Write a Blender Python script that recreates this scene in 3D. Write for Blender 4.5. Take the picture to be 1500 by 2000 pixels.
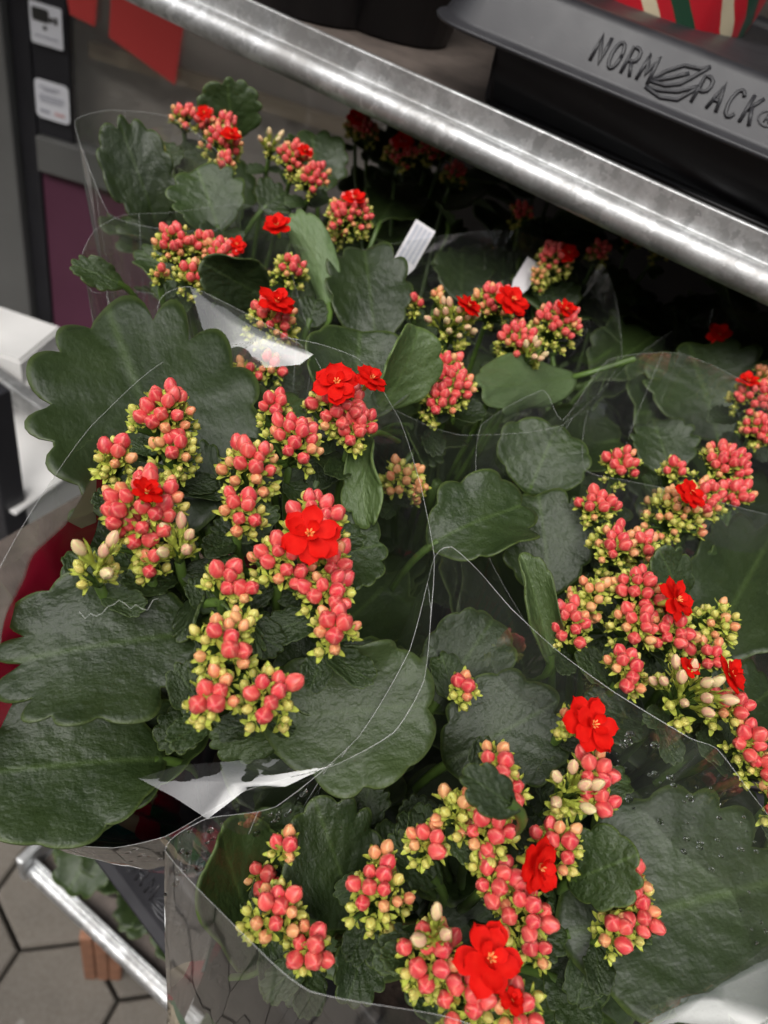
import bpy, bmesh, math, random
from mathutils import Vector, Matrix, Quaternion, noise
for o in list(bpy.data.objects): bpy.data.objects.remove(o)
random.seed(11)
R = math.radians
scene = bpy.context.scene
C = scene.collection

# ---------------------------------------------------------------- camera
F = 1450.0                                   # focal length in pixels of the 1500x2000 photograph
CAM = Vector((0, 0, 1.60))
UP_ = Vector((500, 1500, F)).normalized()    # world axes expressed in the camera frame
XA = Vector((4450, -2850, F)); XA = (XA - UP_ * XA.dot(UP_)).normalized()
YA = UP_.cross(XA)
ROT = Matrix((XA, YA, UP_))                  # camera frame -> world
camd = bpy.data.cameras.new('camera'); cam = bpy.data.objects.new('camera', camd); C.objects.link(cam)
cam.matrix_world = Matrix.Translation(CAM) @ ROT.to_4x4()
camd.sensor_fit = 'VERTICAL'; camd.sensor_height = 36.0; camd.lens = 36.0 * F / 2000.0
camd.clip_start = 0.01; camd.clip_end = 400
camd.dof.use_dof = True; camd.dof.focus_distance = 0.225; camd.dof.aperture_fstop = 15.0
scene.camera = cam

# ---------------------------------------------------------------- world, sun, exposure
SUN_EL, SUN_AZ = R(52), R(-28)
world = bpy.data.worlds.new('World'); scene.world = world; world.use_nodes = True
wn = world.node_tree.nodes; wl = world.node_tree.links
bg = wn['Background']
sky = wn.new('ShaderNodeTexSky'); sky.sky_type = 'NISHITA'; sky.sun_disc = False
sky.sun_elevation = SUN_EL; sky.sun_rotation = math.pi - SUN_AZ
sky.air_density = 1.0; sky.dust_density = 4.0; sky.ozone_density = 1.0
hs = wn.new('ShaderNodeHueSaturation'); hs.inputs['Saturation'].default_value = 0.22
wl.new(sky.outputs[0], hs.inputs['Color']); wl.new(hs.outputs[0], bg.inputs['Color'])
bg.inputs['Strength'].default_value = 0.15
sd = bpy.data.lights.new('sun', 'SUN'); sun = bpy.data.objects.new('sun', sd); C.objects.link(sun)
sd.energy = 1.3; sd.angle = R(24); sd.color = (1.0, 0.97, 0.93)
sdir = Vector((math.sin(SUN_AZ) * math.cos(SUN_EL) * -1, -math.cos(SUN_AZ) * math.cos(SUN_EL), math.sin(SUN_EL)))
sun.rotation_euler = sdir.to_track_quat('Z', 'Y').to_euler(); sun.location = (0, -2, 4)
scene.view_settings.view_transform = 'Standard'; scene.view_settings.look = 'None'
scene.view_settings.gamma = 1.0; scene.view_settings.exposure = 0.62
scene.render.engine = 'CYCLES'
scene.cycles.max_bounces = 10; scene.cycles.transparent_max_bounces = 24
scene.cycles.glossy_bounces = 4; scene.cycles.transmission_bounces = 6

# ---------------------------------------------------------------- helpers
def ray(x, y): return ROT @ Vector((x - 750, 1000 - y, -F))
def P(x, y, z): r = ray(x, y); return CAM + r * ((z - CAM.z) / r.z)
def PY(x, y, Y): r = ray(x, y); return CAM + r * (Y / r.y)
def PD(x, y, d): return CAM + ray(x, y) * (d / F)
def depth(p): return -(ROT.transposed() @ (p - CAM)).z
def link(o, parent=None):
    C.objects.link(o)
    if parent: o.parent = parent
    return o
def tag(o, label=None, cat=None, group=None, kind=None):
    if label: o['label'] = label
    if cat: o['category'] = cat
    if group: o['group'] = group
    if kind: o['kind'] = kind
    return o
def empty(name, loc, label=None, cat=None, group=None):
    o = bpy.data.objects.new(name, None); o.empty_display_size = 0.02; o.location = loc; link(o)
    return tag(o, label, cat, group)
class MB:
    """collects verts / faces in world coordinates, builds ONE mesh object"""
    def __init__(s): s.v = []; s.f = []; s.m = []; s.smooth = []
    def add(s, vs, fs, mat=0, smooth=False):
        k = len(s.v); s.v += [Vector(v) for v in vs]
        for f in fs: s.f.append([i + k for i in f]); s.m.append(mat); s.smooth.append(smooth)
    def box(s, a, b, mat=0, fr=None, bev=0.0):
        x0, y0, z0 = a; x1, y1, z1 = b
        bm = bmesh.new(); bmesh.ops.create_cube(bm, size=1)
        for v in bm.verts: v.co = Vector(((x0+x1)/2 + v.co.x*(x1-x0), (y0+y1)/2 + v.co.y*(y1-y0), (z0+z1)/2 + v.co.z*(z1-z0)))
        if bev: bmesh.ops.bevel(bm, geom=bm.edges[:], offset=bev, segments=2, affect='EDGES', profile=0.6)
        vs = [v.co.copy() for v in bm.verts]; bm.verts.index_update()
        if fr: vs = [fr @ v for v in vs]
        s.add(vs, [[v.index for v in f.verts] for f in bm.faces], mat, False); bm.free()
    def tube(s, pts, rad, n=6, mat=0, cap=True):
        pts = [Vector(p) for p in pts]; rs = rad if isinstance(rad, (list, tuple)) else [rad]*len(pts)
        vs = []; fs = []; ref = None
        for i, p in enumerate(pts):
            t = (pts[min(i+1, len(pts)-1)] - pts[max(i-1, 0)])
            t = t.normalized() if t.length > 1e-9 else Vector((0, 0, 1))
            if ref is None: ref = t.orthogonal().normalized()
            ref = (ref - t*ref.dot(t)).normalized() if (ref - t*ref.dot(t)).length > 1e-6 else t.orthogonal().normalized()
            b = t.cross(ref)
            for k in range(n):
                a = 2*math.pi*k/n; vs.append(p + (ref*math.cos(a) + b*math.sin(a))*rs[i])
        for i in range(len(pts)-1):
            for k in range(n): fs.append([i*n+k, i*n+(k+1) % n, (i+1)*n+(k+1) % n, (i+1)*n+k])
        if cap: fs.append(list(range(n))[::-1]); fs.append([len(vs)-n+k for k in range(n)])
        s.add(vs, fs, mat, True)
    def mesh(s, name, mats):
        me = bpy.data.meshes.new(name); me.from_pydata([tuple(v) for v in s.v], [], s.f); me.update()
        for m in (mats if isinstance(mats, (list, tuple)) else [mats]): me.materials.append(m)
        me.polygons.foreach_set('material_index', s.m); me.polygons.foreach_set('use_smooth', s.smooth)
        return me
    def build(s, name, mats, parent=None, origin=None):
        """origin: world position of the object; children keep world placement"""
        base = Vector(parent.location) if parent else Vector((0, 0, 0))
        gp = parent.parent if parent else None
        if gp: base = base + Vector(gp.location)
        org = Vector(origin) if origin is not None else (base if parent else Vector((0, 0, 0)))
        s.v = [v - org for v in s.v]
        o = bpy.data.objects.new(name, s.mesh(name, mats)); link(o, parent)
        o.location = org - base
        return o
def bez(a, b, c, n=6):
    a, b, c = Vector(a), Vector(b), Vector(c)
    return [a*(1-t)**2 + b*2*t*(1-t) + c*t*t for t in [i/n for i in range(n+1)]]

# ---------------------------------------------------------------- materials
def mat(name):
    m = bpy.data.materials.new(name); m.use_nodes = True
    nt = m.node_tree; return m, nt.nodes, nt.links, nt.nodes['Principled BSDF']
def setp(b, **k):
    for n, v in k.items(): b.inputs[n.replace('_', ' ')].default_value = v
def texco(n, l, kind='Object', scale=None):
    t = n.new('ShaderNodeTexCoord'); return t.outputs[kind]
def ntex(n, l, vec, scale, detail=4, rough=0.6, typ='ShaderNodeTexNoise'):
    t = n.new(typ); t.inputs['Scale'].default_value = scale
    if typ == 'ShaderNodeTexNoise': t.inputs['Detail'].default_value = detail; t.inputs['Roughness'].default_value = rough
    l.new(vec, t.inputs['Vector']); return t
def ramp(n, l, fac, stops):
    r = n.new('ShaderNodeValToRGB'); e = r.color_ramp.elements
    while len(e) < len(stops): e.new(0.5)
    for i, (p, c) in enumerate(stops): e[i].position = p; e[i].color = (*c, 1) if len(c) == 3 else c
    l.new(fac, r.inputs[0]); return r
def mixc(n, l, fac, a, b, mode='MIX'):
    m = n.new('ShaderNodeMix'); m.data_type = 'RGBA'; m.blend_type = mode
    for sock, v in ((m.inputs[0], fac), (m.inputs[6], a), (m.inputs[7], b)):
        if hasattr(v, 'is_output') or isinstance(v, bpy.types.NodeSocket): l.new(v, sock)
        else: sock.default_value = v if not isinstance(v, tuple) or len(v) == 4 else (*v, 1)
    return m.outputs[2]
def bump(n, l, h, strength, dist, b):
    bp = n.new('ShaderNodeBump'); bp.inputs['Strength'].default_value = strength; bp.inputs['Distance'].default_value = dist
    l.new(h, bp.inputs['Height']); l.new(bp.outputs[0], b.inputs['Normal']); return bp
def simple(name, col, rough=0.5, metal=0.0, var=0.15, scale=40, bmp=0.0, spec=0.5):
    m, n, l, b = mat(name); setp(b, Roughness=rough, Metallic=metal); b.inputs['Specular IOR Level'].default_value = spec
    t = ntex(n, l, texco(n, l), scale, 5)
    r = ramp(n, l, t.outputs[0], [(0.3, tuple(c*(1-var) for c in col)), (0.7, tuple(min(1, c*(1+var)) for c in col))])
    l.new(r.outputs[0], b.inputs['Base Color'])
    if bmp: bump(n, l, t.outputs[0], 0.5, bmp, b)
    return m

def leaf_material(name, base, dark, under=False):
    m, n, l, b = mat(name)
    uv = texco(n, l, 'UV'); oi = n.new('ShaderNodeObjectInfo')
    add = n.new('ShaderNodeVectorMath'); add.operation = 'ADD'; l.new(uv, add.inputs[0])
    cx = n.new('ShaderNodeCombineXYZ'); mu = n.new('ShaderNodeMath'); mu.operation = 'MULTIPLY'; mu.inputs[1].default_value = 37.0
    l.new(oi.outputs['Random'], mu.inputs[0]); l.new(mu.outputs[0], cx.inputs[0]); l.new(mu.outputs[0], cx.inputs[1]); l.new(cx.outputs[0], add.inputs[1])
    v = add.outputs[0]
    big = ntex(n, l, v, 3.0, 3); fine = ntex(n, l, v, 46, 5, 0.65); quilt = ntex(n, l, v, 9, 3, 0.55)
    rho = n.new('ShaderNodeAttribute'); rho.attribute_name = 'rho'
    col = ramp(n, l, big.outputs[0], [(0.3, dark), (0.72, base)]).outputs[0]
    col = mixc(n, l, ramp(n, l, fine.outputs[0], [(0.35, (0, 0, 0)), (0.75, (0.35, 0.35, 0.35))]).outputs[0], col, tuple(c*1.7 for c in base))
    # pale midrib and thin yellowish margin are the leaf's own colours
    sx = n.new('ShaderNodeSeparateXYZ'); l.new(uv, sx.inputs[0])
    ab = n.new('ShaderNodeMath'); ab.operation = 'ABSOLUTE'; l.new(sx.outputs[1], ab.inputs[0])
    rib = ramp(n, l, ab.outputs[0], [(0.0, (0.3, 0.3, 0.3)), (0.03, (0, 0, 0))]).outputs[0]
    col = mixc(n, l, rib, col, (0.10, 0.16, 0.04))
    edge = ramp(n, l, rho.outputs['Fac'], [(0.955, (0, 0, 0)), (0.99, (0.6, 0.6, 0.6))]).outputs[0]
    col = mixc(n, l, edge, col, (0.09, 0.13, 0.03))
    hv = n.new('ShaderNodeHueSaturation'); l.new(col, hv.inputs['Color'])
    mr = n.new('ShaderNodeMapRange'); l.new(oi.outputs['Random'], mr.inputs[0]); mr.inputs[3].default_value = 0.72; mr.inputs[4].default_value = 1.3
    l.new(mr.outputs[0], hv.inputs['Value'])
    sp = ramp(n, l, ntex(n, l, v, 170, 2).outputs[0], [(0.70, (0, 0, 0)), (0.78, (0.35, 0.35, 0.35))]).outputs[0]
    col = mixc(n, l, sp, hv.outputs[0], (0.16, 0.2, 0.1))
    l.new(col, b.inputs['Base Color'])
    rr = ramp(n, l, fine.outputs[0], [(0.3, (0.40,)*3), (0.75, (0.54,)*3)]); l.new(rr.outputs[0], b.inputs['Roughness'])
    b.inputs['Specular IOR Level'].default_value = 0.50 if not under else 0.35
    # veins: branching side waves + quilted tissue
    h1 = n.new('ShaderNodeMath'); h1.operation = 'MULTIPLY_ADD'; h1.inputs[1].default_value = 0.16
    l.new(fine.outputs[0], h1.inputs[0]); l.new(quilt.outputs[0], h1.inputs[2])
    wv = n.new('ShaderNodeTexWave'); wv.wave_type = 'BANDS'; wv.bands_direction = 'X'; wv.inputs['Scale'].default_value = 1.6; wv.inputs['Distortion'].default_value = 5
    wv.inputs['Detail'].default_value = 2
    vv = n.new('ShaderNodeCombineXYZ'); s1 = n.new('ShaderNodeMath'); s1.operation = 'SUBTRACT'; l.new(sx.outputs[0], s1.inputs[0]); l.new(ab.outputs[0], s1.inputs[1])
    l.new(s1.outputs[0], vv.inputs[0]); l.new(sx.outputs[1], vv.inputs[1]); l.new(vv.outputs[0], wv.inputs['Vector'])
    h2 = n.new('ShaderNodeMath'); h2.operation = 'MULTIPLY_ADD'; h2.inputs[1].default_value = 0.14
    l.new(wv.outputs['Fac'], h2.inputs[0]); l.new(h1.outputs[0], h2.inputs[2])
    bump(n, l, h2.outputs[0], 0.6, 0.0017, b)
    tr = n.new('ShaderNodeBsdfTranslucent'); tr.inputs[0].default_value = (0.09, 0.14, 0.015, 1)
    ms = n.new('ShaderNodeMixShader'); ms.inputs[0].default_value = 0.10
    l.new(b.outputs[0], ms.inputs[1]); l.new(tr.outputs[0], ms.inputs[2]); l.new(ms.outputs[0], n['Material Output'].inputs[0])
    return m
M = {}
M['leaf'] = leaf_material('leaf_green', (0.027, 0.046, 0.011), (0.012, 0.025, 0.005))
M['leaf_light'] = leaf_material('leaf_green_young', (0.062, 0.095, 0.030), (0.040, 0.068, 0.017))
M['under'] = leaf_material('leaf_underside', (0.115, 0.165, 0.075), (0.075, 0.125, 0.04), True)
M['stem'] = simple('stem_green', (0.065, 0.115, 0.02), 0.45, 0, 0.3, 90)
M['sepal'] = simple('sepal_yellow_green', (0.42, 0.47, 0.075), 0.42, 0, 0.25, 150)

def bud_material(name, low, mid, top, top2):
    m, n, l, b = mat(name)
    g = texco(n, l, 'Generated'); sx = n.new('ShaderNodeSeparateXYZ'); l.new(g, sx.inputs[0])
    oi = n.new('ShaderNodeObjectInfo')
    tp = mixc(n, l, oi.outputs['Random'], top, top2)
    r = ramp(n, l, sx.outputs[2], [(0.10, (0, 0, 0)), (0.55, (1, 1, 1))]).outputs[0]
    lo = mixc(n, l, ramp(n, l, sx.outputs[2], [(0.0, (0, 0, 0)), (0.3, (1, 1, 1))]).outputs[0], low, mid)
    col = mixc(n, l, r, lo, tp)
    at = n.new('ShaderNodeAttribute'); at.attribute_name = 'groove'
    col = mixc(n, l, at.outputs['Fac'], col, tuple(min(1, c*1.02+0.08) for c in mid))
    ns = ntex(n, l, texco(n, l), 900, 3)
    col = mixc(n, l, ramp(n, l, ns.outputs[0], [(0.4, (0, 0, 0)), (0.8, (0.4, 0.4, 0.4))]).outputs[0], col, mid)
    l.new(col, b.inputs['Base Color']); setp(b, Roughness=0.42)
    b.inputs['Subsurface Weight'].default_value = 0.08; b.inputs['Subsurface Radius'].default_value = (0.002, 0.0008, 0.0005)
    b.inputs['Subsurface Scale'].default_value = 0.6
    bump(n, l, ns.outputs[0], 0.25, 0.0003, b)
    return m
M['bud_red'] = bud_material('bud_coral_red', (0.5, 0.45, 0.08), (0.74, 0.21, 0.13), (0.60, 0.030, 0.052), (0.69, 0.075, 0.072))
M['bud_peach'] = bud_material('bud_peach', (0.5, 0.5, 0.09), (0.68, 0.42, 0.13), (0.70, 0.17, 0.10), (0.72, 0.34, 0.15))
M['bud_green'] = bud_material('bud_yellow_green', (0.36, 0.45, 0.06), (0.52, 0.52, 0.10), (0.60, 0.48, 0.13), (0.50, 0.52, 0.10))
M['bud_pale'] = bud_material('bud_pale_pink', (0.5, 0.6, 0.16), (0.52, 0.58, 0.17), (0.74, 0.36, 0.27), (0.70, 0.56, 0.32))
def petal_material():
    m, n, l, b = mat('petal_scarlet')
    t = ntex(n, l, texco(n, l), 260, 3)
    r = ramp(n, l, t.outputs[0], [(0.3, (0.72, 0.006, 0.004)), (0.7, (0.84, 0.018, 0.010))]); l.new(r.outputs[0], b.inputs['Base Color'])
    setp(b, Roughness=0.6); b.inputs['Specular IOR Level'].default_value = 0.1
    tr = n.new('ShaderNodeBsdfTranslucent'); tr.inputs[0].default_value = (0.85, 0.02, 0.008, 1)
    ms = n.new('ShaderNodeMixShader'); ms.inputs[0].default_value = 0.35
    l.new(b.outputs[0], ms.inputs[1]); l.new(tr.outputs[0], ms.inputs[2]); l.new(ms.outputs[0], n['Material Output'].inputs[0])
    return m
M['petal'] = petal_material()
M['petal_pink'] = simple('petal_opening_pink', (0.80, 0.28, 0.22), 0.45, 0, 0.2, 200)
M['stamen'] = simple('stamen_orange', (0.80, 0.30, 0.08), 0.5, 0, 0.2, 300)

def film_material(name, printed=None, gloss=1.0, haze=0.016):
    m, n, l, b = mat(name); n.remove(b)
    out = n['Material Output']
    tr = n.new('ShaderNodeBsdfTransparent'); tr.inputs[0].default_value = (0.965, 0.97, 0.965, 1)
    gl = n.new('ShaderNodeBsdfGlossy'); gl.inputs['Roughness'].default_value = 0.035; gl.inputs['Color'].default_value = (1, 1, 1, 1)
    df = n.new('ShaderNodeBsdfDiffuse'); df.inputs[0].default_value = (0.8, 0.8, 0.8, 1)
    fr = n.new('ShaderNodeLayerWeight'); pw = n.new('ShaderNodeMath'); pw.operation = 'POWER'; pw.inputs[1].default_value = 4.0; l.new(fr.outputs['Facing'], pw.inputs[0])
    mu = n.new('ShaderNodeMath'); mu.operation = 'MULTIPLY_ADD'; mu.inputs[1].default_value = 0.85; mu.inputs[2].default_value = 0.10*gloss; mu.use_clamp = True; l.new(pw.outputs[0], mu.inputs[0])
    obj = texco(n, l, 'Object')
    wr = ntex(n, l, obj, 16, 0.5, 0.4); bp = n.new('ShaderNodeBump'); bp.inputs['Strength'].default_value = 0.22; bp.inputs['Distance'].default_value = 0.008
    l.new(wr.outputs[0], bp.inputs['Height']); l.new(bp.outputs[0], gl.inputs['Normal']); l.new(bp.outputs[0], fr.inputs['Normal'])
    m1 = n.new('ShaderNodeMixShader'); m1.inputs[0].default_value = haze; l.new(tr.outputs[0], m1.inputs[1]); l.new(df.outputs[0], m1.inputs[2])
    base = m1.outputs[0]
    if printed:
        uv = texco(n, l, 'UV'); sx = n.new('ShaderNodeSeparateXYZ'); l.new(uv, sx.inputs[0])
        wv = ntex(n, l, uv, 7, 2); ad = n.new('ShaderNodeMath'); ad.operation = 'MULTIPLY_ADD'; ad.inputs[1].default_value = 0.12
        l.new(wv.outputs[0], ad.inputs[0]); l.new(sx.outputs[1], ad.inputs[2])
        msk = ramp(n, l, ad.outputs[0], [(printed, (0, 0, 0)), (printed + 0.004, (1, 1, 1))]).outputs[0]
        vo = n.new('ShaderNodeTexVoronoi'); vo.inputs['Scale'].default_value = 1; mp_ = n.new('ShaderNodeMapping'); mp_.inputs['Scale'].default_value = (22, 7, 1); l.new(uv, mp_.inputs[0]); l.new(mp_.outputs[0], vo.inputs['Vector'])
        se = n.new('ShaderNodeSeparateColor'); l.new(vo.outputs['Color'], se.inputs[0])
        pc = ramp(n, l, se.outputs[0], [(0.0, (0.50, 0.015, 0.05)), (0.60, (0.60, 0.50, 0.34)), (0.74, (0.04, 0.16, 0.07)), (0.86, (0.03, 0.17, 0.15))])
        pc.color_ramp.interpolation = 'CONSTANT'
        pd = n.new('ShaderNodeBsdfDiffuse'); l.new(pc.outputs[0], pd.inputs[0])
        mp = n.new('ShaderNodeMixShader'); l.new(msk, mp.inputs[0]); l.new(base, mp.inputs[1]); l.new(pd.outputs[0], mp.inputs[2]); base = mp.outputs[0]
    m2 = n.new('ShaderNodeMixShader'); l.new(mu.outputs[0], m2.inputs[0]); l.new(base, m2.inputs[1]); l.new(gl.outputs[0], m2.inputs[2])
    l.new(m2.outputs[0], out.inputs[0])
    return m
M['film'] = film_material('clear_film')
M['film_print'] = film_material('clear_film_printed', printed=0.50)
M['glass'] = film_material('window_glass', gloss=0.8, haze=0.02)
def rim_material():
    m, n, l, b = mat('film_edge'); setp(b, Base_Color=(0.75, 0.76, 0.75, 1), Roughness=0.25)
    tr = n.new('ShaderNodeBsdfTransparent'); ms = n.new('ShaderNodeMixShader'); ms.inputs[0].default_value = 0.3
    l.new(tr.outputs[0], ms.inputs[1]); l.new(b.outputs[0], ms.inputs[2]); l.new(ms.outputs[0], n['Material Output'].inputs[0]); return m
M['rim'] = rim_material()
def water_material():
    m, n, l, b = mat('water_drop'); setp(b, Roughness=0.02, IOR=1.33); b.inputs['Transmission Weight'].default_value = 1.0; return m
M['water'] = water_material()

def galv(name, scale=60):
    m, n, l, b = mat(name); setp(b, Metallic=0.88)
    o = texco(n, l)
    vo = n.new('ShaderNodeTexVoronoi'); vo.inputs['Scale'].default_value = scale*1.6
    ds = ntex(n, l, o, scale*1.5, 4); mx = n.new('ShaderNodeMix'); mx.data_type = 'VECTOR'; mx.inputs[0].default_value = 0.04
    l.new(o, mx.inputs[4]); l.new(ds.outputs['Color'], mx.inputs[5]); l.new(mx.outputs[1], vo.inputs['Vector'])
    se = n.new('ShaderNodeSeparateColor'); l.new(vo.outputs['Color'], se.inputs[0])
    st = ntex(n, l, o, scale*0.35, 6, 0.7)
    c = ramp(n, l, se.outputs[0], [(0.0, (0.46, 0.47, 0.47)), (1.0, (0.78, 0.79, 0.79))]).outputs[0]
    c = mixc(n, l, ramp(n, l, st.outputs[0], [(0.42, (0, 0, 0)), (0.62, (0.75, 0.75, 0.75))]).outputs[0], c, (0.27, 0.26, 0.25))
    rust = ntex(n, l, o, scale*1.1, 5, 0.7); c = mixc(n, l, ramp(n, l, rust.outputs[0], [(0.70, (0, 0, 0)), (0.77, (0.6, 0.6, 0.6))]).outputs[0], c, (0.20, 0.13, 0.09))
    wh = ntex(n, l, o, scale*2.2, 6, 0.75); c = mixc(n, l, ramp(n, l, wh.outputs[0], [(0.66, (0, 0, 0)), (0.70, (0.8, 0.8, 0.8))]).outputs[0], c, (0.78, 0.77, 0.75))
    l.new(c, b.inputs['Base Color'])
    rr = ramp(n, l, st.outputs[0], [(0.3, (0.38,)*3), (0.7, (0.62,)*3)]); l.new(rr.outputs[0], b.inputs['Roughness'])
    hm = n.new('ShaderNodeMath'); hm.operation = 'ADD'; l.new(wh.outputs[0], hm.inputs[0]); l.new(se.outputs[0], hm.inputs[1])
    bump(n, l, hm.outputs[0], 0.25, 0.0006, b)
    return m
M['galv'] = galv('galvanised_steel')
M['galv_far'] = galv('galvanised_steel_dull', 30)
def black_plastic():
    m, n, l, b = mat('black_plastic')
    o = texco(n, l); a = ntex(n, l, o, 900, 3); c = ntex(n, l, o, 25, 4); d = ntex(n, l, o, 300, 2)
    l.new(ramp(n, l, c.outputs[0], [(0.3, (0.019, 0.019, 0.022)), (0.75, (0.030, 0.030, 0.034))]).outputs[0], b.inputs['Base Color'])
    dust = ramp(n, l, d.outputs[0], [(0.74, (0, 0, 0)), (0.78, (0.3, 0.3, 0.3))]).outputs[0]
    l.new(mixc(n, l, dust, ramp(n, l, c.outputs[0], [(0.3, (0.019, 0.019, 0.022)), (0.75, (0.030, 0.030, 0.034))]).outputs[0], (0.12, 0.11, 0.1)), b.inputs['Base Color'])
    l.new(ramp(n, l, c.outputs[0], [(0.3, (0.36,)*3), (0.7, (0.48,)*3)]).outputs[0], b.inputs['Roughness'])
    bump(n, l, a.outputs[0], 0.12, 0.0004, b); return m
M['plastic'] = black_plastic()
M['plank'] = simple('plywood_shelf_brown', (0.10, 0.08, 0.068), 0.65, 0, 0.35, 45, 0.001)
M['paver'] = None
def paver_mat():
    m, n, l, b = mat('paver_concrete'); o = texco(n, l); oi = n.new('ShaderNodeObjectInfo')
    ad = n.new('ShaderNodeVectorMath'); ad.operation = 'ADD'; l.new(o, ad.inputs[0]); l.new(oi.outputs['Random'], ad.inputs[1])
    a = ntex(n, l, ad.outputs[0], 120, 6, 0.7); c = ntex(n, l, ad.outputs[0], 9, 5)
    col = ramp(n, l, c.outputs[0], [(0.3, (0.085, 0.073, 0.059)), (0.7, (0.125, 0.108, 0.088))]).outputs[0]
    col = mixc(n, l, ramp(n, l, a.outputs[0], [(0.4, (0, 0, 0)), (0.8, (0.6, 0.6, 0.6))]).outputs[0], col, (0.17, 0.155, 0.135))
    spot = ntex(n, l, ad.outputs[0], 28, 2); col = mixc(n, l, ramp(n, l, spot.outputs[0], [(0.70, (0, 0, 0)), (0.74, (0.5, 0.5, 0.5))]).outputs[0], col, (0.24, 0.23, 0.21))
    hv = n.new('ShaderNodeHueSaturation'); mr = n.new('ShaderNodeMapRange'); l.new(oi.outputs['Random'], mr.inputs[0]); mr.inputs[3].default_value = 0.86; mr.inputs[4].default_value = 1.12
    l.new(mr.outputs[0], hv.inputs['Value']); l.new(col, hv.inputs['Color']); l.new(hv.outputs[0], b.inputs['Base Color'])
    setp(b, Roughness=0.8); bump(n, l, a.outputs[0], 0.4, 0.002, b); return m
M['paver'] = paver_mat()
M['joint'] = simple('joint_sand_moss', (0.028, 0.025, 0.016), 0.95, 0, 0.5, 25, 0.004)
M['grey_frame'] = simple('grey_painted_aluminium', (0.115, 0.115, 0.11), 0.5, 0, 0.08, 6)
M['dark_frame'] = simple('dark_rubber_and_metal', (0.022, 0.022, 0.026), 0.45, 0, 0.2, 8)
M['purple'] = simple('plum_panel', (0.105, 0.034, 0.062), 0.45, 0, 0.1, 5)
M['render_wall'] = simple('shop_wall_render', (0.28, 0.26, 0.24), 0.85, 0, 0.15, 3)
M['brick'] = simple('brick_facade', (0.20, 0.10, 0.07), 0.85, 0, 0.3, 6)
M['shade_awning'] = simple('shade_canvas_grey', (0.16, 0.155, 0.15), 0.85, 0, 0.1, 4)
M['board_dark'] = simple('shade_board_dark', (0.03, 0.025, 0.022), 0.7, 0, 0.3, 20)  # dark tone stands in for the shade below the upper shelf
M['interior'] = simple('shop_interior', (0.60, 0.54, 0.48), 0.8, 0, 0.3, 1.5)
M['beige'] = simple('beige_floor_and_reflection', (0.52, 0.42, 0.30), 0.6, 0, 0.15, 3)
M['poster'] = simple('poster_red', (0.60, 0.055, 0.05), 0.6, 0, 0.06, 2)
M['sticker'] = simple('sticker_white', (0.75, 0.76, 0.80), 0.4, 0, 0.04, 10)
M['ink'] = simple('ink_black', (0.03, 0.03, 0.028), 0.5, 0, 0.1, 10)
M['ink_grey'] = simple('ink_grey', (0.36, 0.37, 0.42), 0.5, 0, 0.1, 10)
M['ink_pink'] = simple('ink_pink', (0.62, 0.38, 0.38), 0.5, 0, 0.1, 10)
M['ink_blue'] = simple('ink_blue', (0.03, 0.10, 0.32), 0.5, 0, 0.1, 10)
M['carton'] = simple('white_carton', (0.72, 0.71, 0.69), 0.7, 0, 0.05, 8)
M['wood'] = simple('raw_wood', (0.22, 0.10, 0.055), 0.7, 0, 0.3, 30, 0.001)
M['label'] = simple('plant_label_white', (0.55, 0.53, 0.54), 0.45, 0, 0.05, 40)
M['soil'] = simple('potting_soil', (0.03, 0.02, 0.014), 0.95, 0, 0.6, 200, 0.003)
M['hair'] = simple('fibre_white', (0.6, 0.62, 0.58), 0.5)
def stripe_wrap():
    m, n, l, b = mat('striped_pot_wrap'); uv = texco(n, l, 'UV'); sx = n.new('ShaderNodeSeparateXYZ'); l.new(uv, sx.inputs[0])
    ma = n.new('ShaderNodeMath'); ma.operation = 'MULTIPLY_ADD'; ma.inputs[1].default_value = 0.35; l.new(sx.outputs[1], ma.inputs[0]); l.new(sx.outputs[0], ma.inputs[2])
    mu = n.new('ShaderNodeMath'); mu.operation = 'MULTIPLY'; mu.inputs[1].default_value = 6.0; l.new(ma.outputs[0], mu.inputs[0])
    fr = n.new('ShaderNodeMath'); fr.operation = 'FRACT'; l.new(mu.outputs[0], fr.inputs[0])
    r = ramp(n, l, fr.outputs[0], [(0.0, (0.50, 0.012, 0.022)), (0.40, (0.62, 0.53, 0.36)), (0.60, (0.50, 0.012, 0.022)), (0.78, (0.015, 0.06, 0.03))])
    r.color_ramp.interpolation = 'CONSTANT'; l.new(r.outputs[0], b.inputs['Base Color']); setp(b, Roughness=0.28); return m
M['wrap'] = stripe_wrap()

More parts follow.
